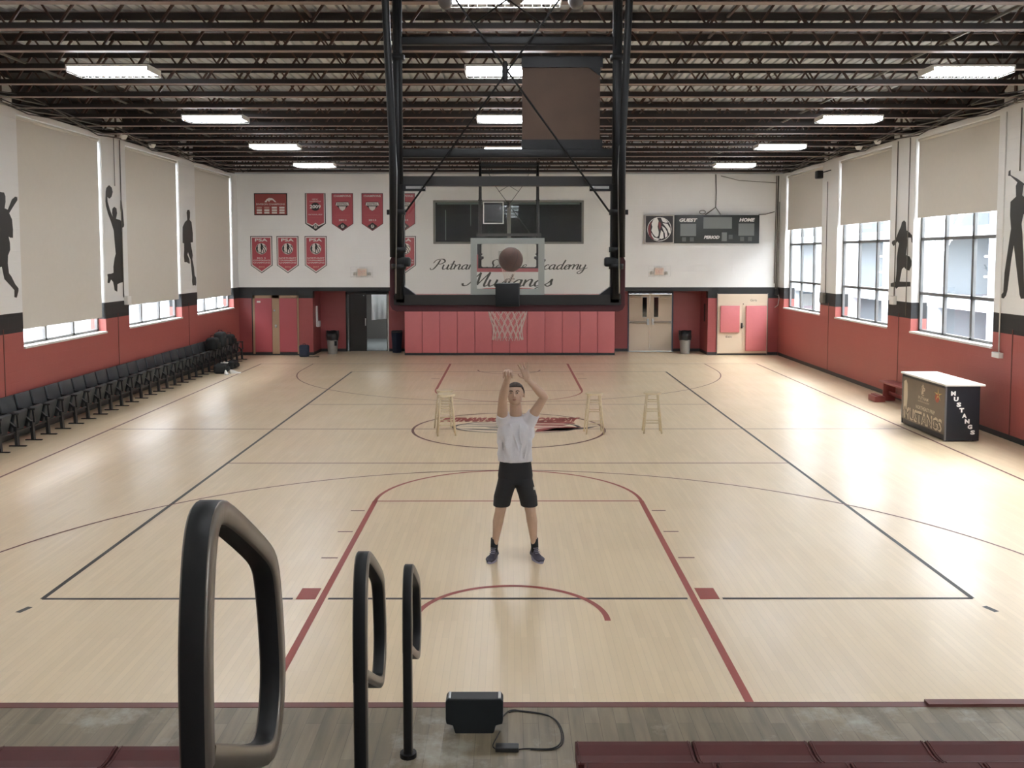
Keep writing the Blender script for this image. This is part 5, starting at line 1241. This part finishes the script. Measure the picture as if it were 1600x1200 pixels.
# short hair: cap over the skull, clear of the face
k = MB(); nu, nv = 40, 20; idx = {}
rnd = random.Random(3)
for j in range(nv+1):
    th_ = PI*.66*j/nv
    for i in range(nu):
        ph = 2*PI*i/nu; y = math.sin(th_)*math.sin(ph); x = math.sin(th_)*math.cos(ph); z = math.cos(th_)
        r = 1.075+.02*rnd.random()+.10*max(0, z-.35)
        k.v.append(tuple(HT @ Vector((x*.093*.86*r, .012+y*.093*1.04*r, .022+z*.093*r))))
mi_ = k.mi(M_hair)
for j in range(nv):
    for i in range(nu):
        ph = 2*PI*(i+.5)/nu; th_ = PI*.66*(j+.5)/nv; front = -math.sin(ph)
        lim = 1.02 if front > .55 else (1.02+(.55-front)*1.1 if front > -.1 else 2.0)
        side = abs(math.cos(ph)) > .85 and front > -.35
        if side: lim = min(lim, 1.62) if front > .15 else 1.72
        if th_ < lim: k.f.append([j*nu+i, (j+1)*nu+i, (j+1)*nu+(i+1) % nu, j*nu+(i+1) % nu]); k.m.append(mi_); k.sm.append(True)
h_ = k.build('hair', P); sd_ = h_.modifiers.new('thick', 'SOLIDIFY'); sd_.thickness = .012; sd_.offset = -1
# T-shirt: lofted with hanging folds, short sleeves
q = MB(); n = 72
secs = [(1.085, .180, .120, .08, 10.17), (1.10, .183, .122, .08, 10.17), (1.18, .182, .122, .08, 10.17), (1.28, .180, .125, .08, 10.17), (1.38, .185, .132, .083, 10.175), (1.46, .190, .130, .086, 10.17), (1.52, .180, .110, .087, 10.165), (1.56, .130, .085, .087, 10.165), (1.583, .082, .068, .086, 10.162)]
vs = []
for z, a, b, cx_, cy_ in secs:
    for k in range(n):
        t_ = 2*PI*k/n; amp = .020*max(0, min(1, (1.55-z)/.25))*max(.3, min(1, (z-1.07)/.16))
        f = amp*(math.sin(5*t_+z*9)+.7*math.sin(9*t_-z*14)+.5*math.sin(13*t_+z*22)); 
        c, s_ = math.cos(t_), math.sin(t_)
        x = (a+f)*abs(c)**.85*(1 if c > 0 else -1); y = (b+f)*abs(s_)**.85*(1 if s_ > 0 else -1)
        vs.append(W_(cx_+x, cy_+y, z))
m_ = len(secs); fs = [(j*n+k, j*n+(k+1) % n, (j+1)*n+(k+1) % n, (j+1)*n+k) for j in range(m_-1) for k in range(n)]+[tuple(range(n))[::-1], tuple((m_-1)*n+k for k in range(n))]
q.add(vs, fs, M_shirt, True)
def cone_sleeve(sh, el, f1, r0_, r1_):
    d = (el-sh); p1 = sh+d*f1; dd = d.normalized(); a = dd.orthogonal().normalized(); b = dd.cross(a); n = 24; vs = []
    for c, r in ((sh-dd*.05, r0_*.9), (sh, r0_), (p1, r1_)):
        for k in range(n): t_ = 2*PI*k/n; rr = r*(1+.05*math.sin(4*t_+1)); vs.append(c+(a*math.cos(t_)+b*math.sin(t_))*rr)
    q.add(vs, [(j*n+k, j*n+(k+1) % n, (j+1)*n+(k+1) % n, (j+1)*n+k) for j in (0, 1) for k in range(n)]+[tuple(range(n))[::-1], tuple(2*n+k for k in range(n))], M_shirt, True)
cone_sleeve(rs+Vector((.01, .01, -.02)), re, .33, .082, .069); cone_sleeve(ls+Vector((-.01, .01, -.02)), le, .33, .082, .069)
for s, p_ in ((-1, rs), (1, ls)): capsule(q, p_+Vector((-s*.03, .01, -.01)), .076, p_+Vector((-s*.02, .01, -.16)), .072, M_shirt)
for a_, b_, c_, r_ in (((.225, 1.50), (.165, 1.34), (.125, 1.16), .013), ((.245, 1.42), (.205, 1.28), (.175, 1.14), .011), ((.02, 1.50), (.075, 1.36), (.115, 1.22), .011), ((-.03, 1.46), (.01, 1.30), (.035, 1.16), .010), ((.13, 1.50), (.125, 1.38), (.15, 1.27), .009), ((-.07, 1.30), (-.055, 1.2), (-.03, 1.12), .010)):
    f_ = lambda x, z: W_(x, 10.172-.128*math.sqrt(max(.05, 1-((x-.082)/.19)**2.4 if x > .082 else 1-((.082-x)/.19)**2.4)), z)
    pts_ = crom([a_, b_, c_], 5); chain(q, [(f_(x, z)+Vector((0, .003, 0)), r_*(.85-.6*abs(i/(len(pts_)-1)-.4))) for i, (x, z) in enumerate(pts_)], M_shirt, 8)
q.tube([W_(.086+.070*math.cos(k*PI/12), 10.155+.066*math.sin(k*PI/12), 1.585+.018*math.sin(k*PI/12)) for k in range(24)], .009, M_shirt, 8, closed=True)
sh_ = q.build('t_shirt', P, fix=False); remesh(sh_, .006, 6, .5)
# diagonal drape folds on the shirt front
tx = bpy.data.textures.new('cloth_folds', 'CLOUDS'); tx.noise_scale = .09; tx.noise_depth = 1
dm = sh_.modifiers.new('folds', 'DISPLACE'); dm.texture = tx; dm.strength = .006; dm.mid_level = .5
# shorts
q = MB(); n = 48
def loft(secs, m):
    vs = []; 
    for c, a, b in secs:
        for k in range(n): t_ = 2*PI*k/n; vs.append(Vector(c)+Vector((a*math.cos(t_)*(1+.02*math.sin(3*t_)), b*math.sin(t_), 0)))
    M_ = len(secs); q.add(vs, [(j*n+k, j*n+(k+1) % n, (j+1)*n+(k+1) % n, (j+1)*n+k) for j in range(M_-1) for k in range(n)]+[tuple(range(n))[::-1], tuple((M_-1)*n+k for k in range(n))], m, True)
loft([(W_(.08, 10.17, .84), .185, .130), (W_(.08, 10.17, .93), .190, .132), (W_(.08, 10.17, 1.04), .176, .122), (W_(.08, 10.17, 1.105), .166, .115)], M_shorts)
loft([(W_(-.070, 10.145, .595), .092, .098), (W_(-.055, 10.15, .70), .100, .108), (W_(-.018, 10.16, .82), .105, .122), (W_(.0, 10.17, .90), .105, .122)], M_shorts)
loft([(W_(.232, 10.145, .595), .092, .098), (W_(.215, 10.15, .70), .100, .108), (W_(.178, 10.16, .82), .105, .122), (W_(.16, 10.17, .90), .105, .122)], M_shorts)
o = q.build('shorts', P, fix=False); remesh(o, .006, 3, .4)
k = MB(); k.rbox(-.004, .004, -.012, .012, -.016, .016, .003, M_txtw, Matrix.Translation(W_(.283, 10.088, .80)) @ Matrix.Rotation(.9, 4, 'Z')); k.build('shorts_badge', P)
msock = mat('black_sock', '#18191a', .85); mshoe = mat('purple_shoe', '#37323f', .6, noise=.35, nscale=25); msole = mat('shoe_sole_pale', '#8f8b98', .5)
for s, an, rz in ((-1, (-.152, 10.20), -.22), (1, (.294, 10.20), .30)):
    k = MB(); k.tube([W_(an[0], an[1]+.002, .06), W_(an[0], an[1], .12), W_(an[0]-s*.006, an[1], .215)], [.036, .041, .043], msock, 20); k.build('sock', P)
    base = W_(an[0], an[1], 0)+Matrix.Rotation(rz, 3, 'Z') @ Vector((0, -.075, 0))
    build_shoe(P, .31, mshoe, msole, off=base, names=('shoe', 'shoe_sole'), rot=rz)
    k = MB()
    for i in range(4):
        p = [base+Matrix.Rotation(rz, 3, 'Z') @ Vector((u*.03, -.03+.022*i, .082+.012*i)) for u in (-1, 1)]; k.tube(p, .0035, msole, 5)
    k.build('laces', P)
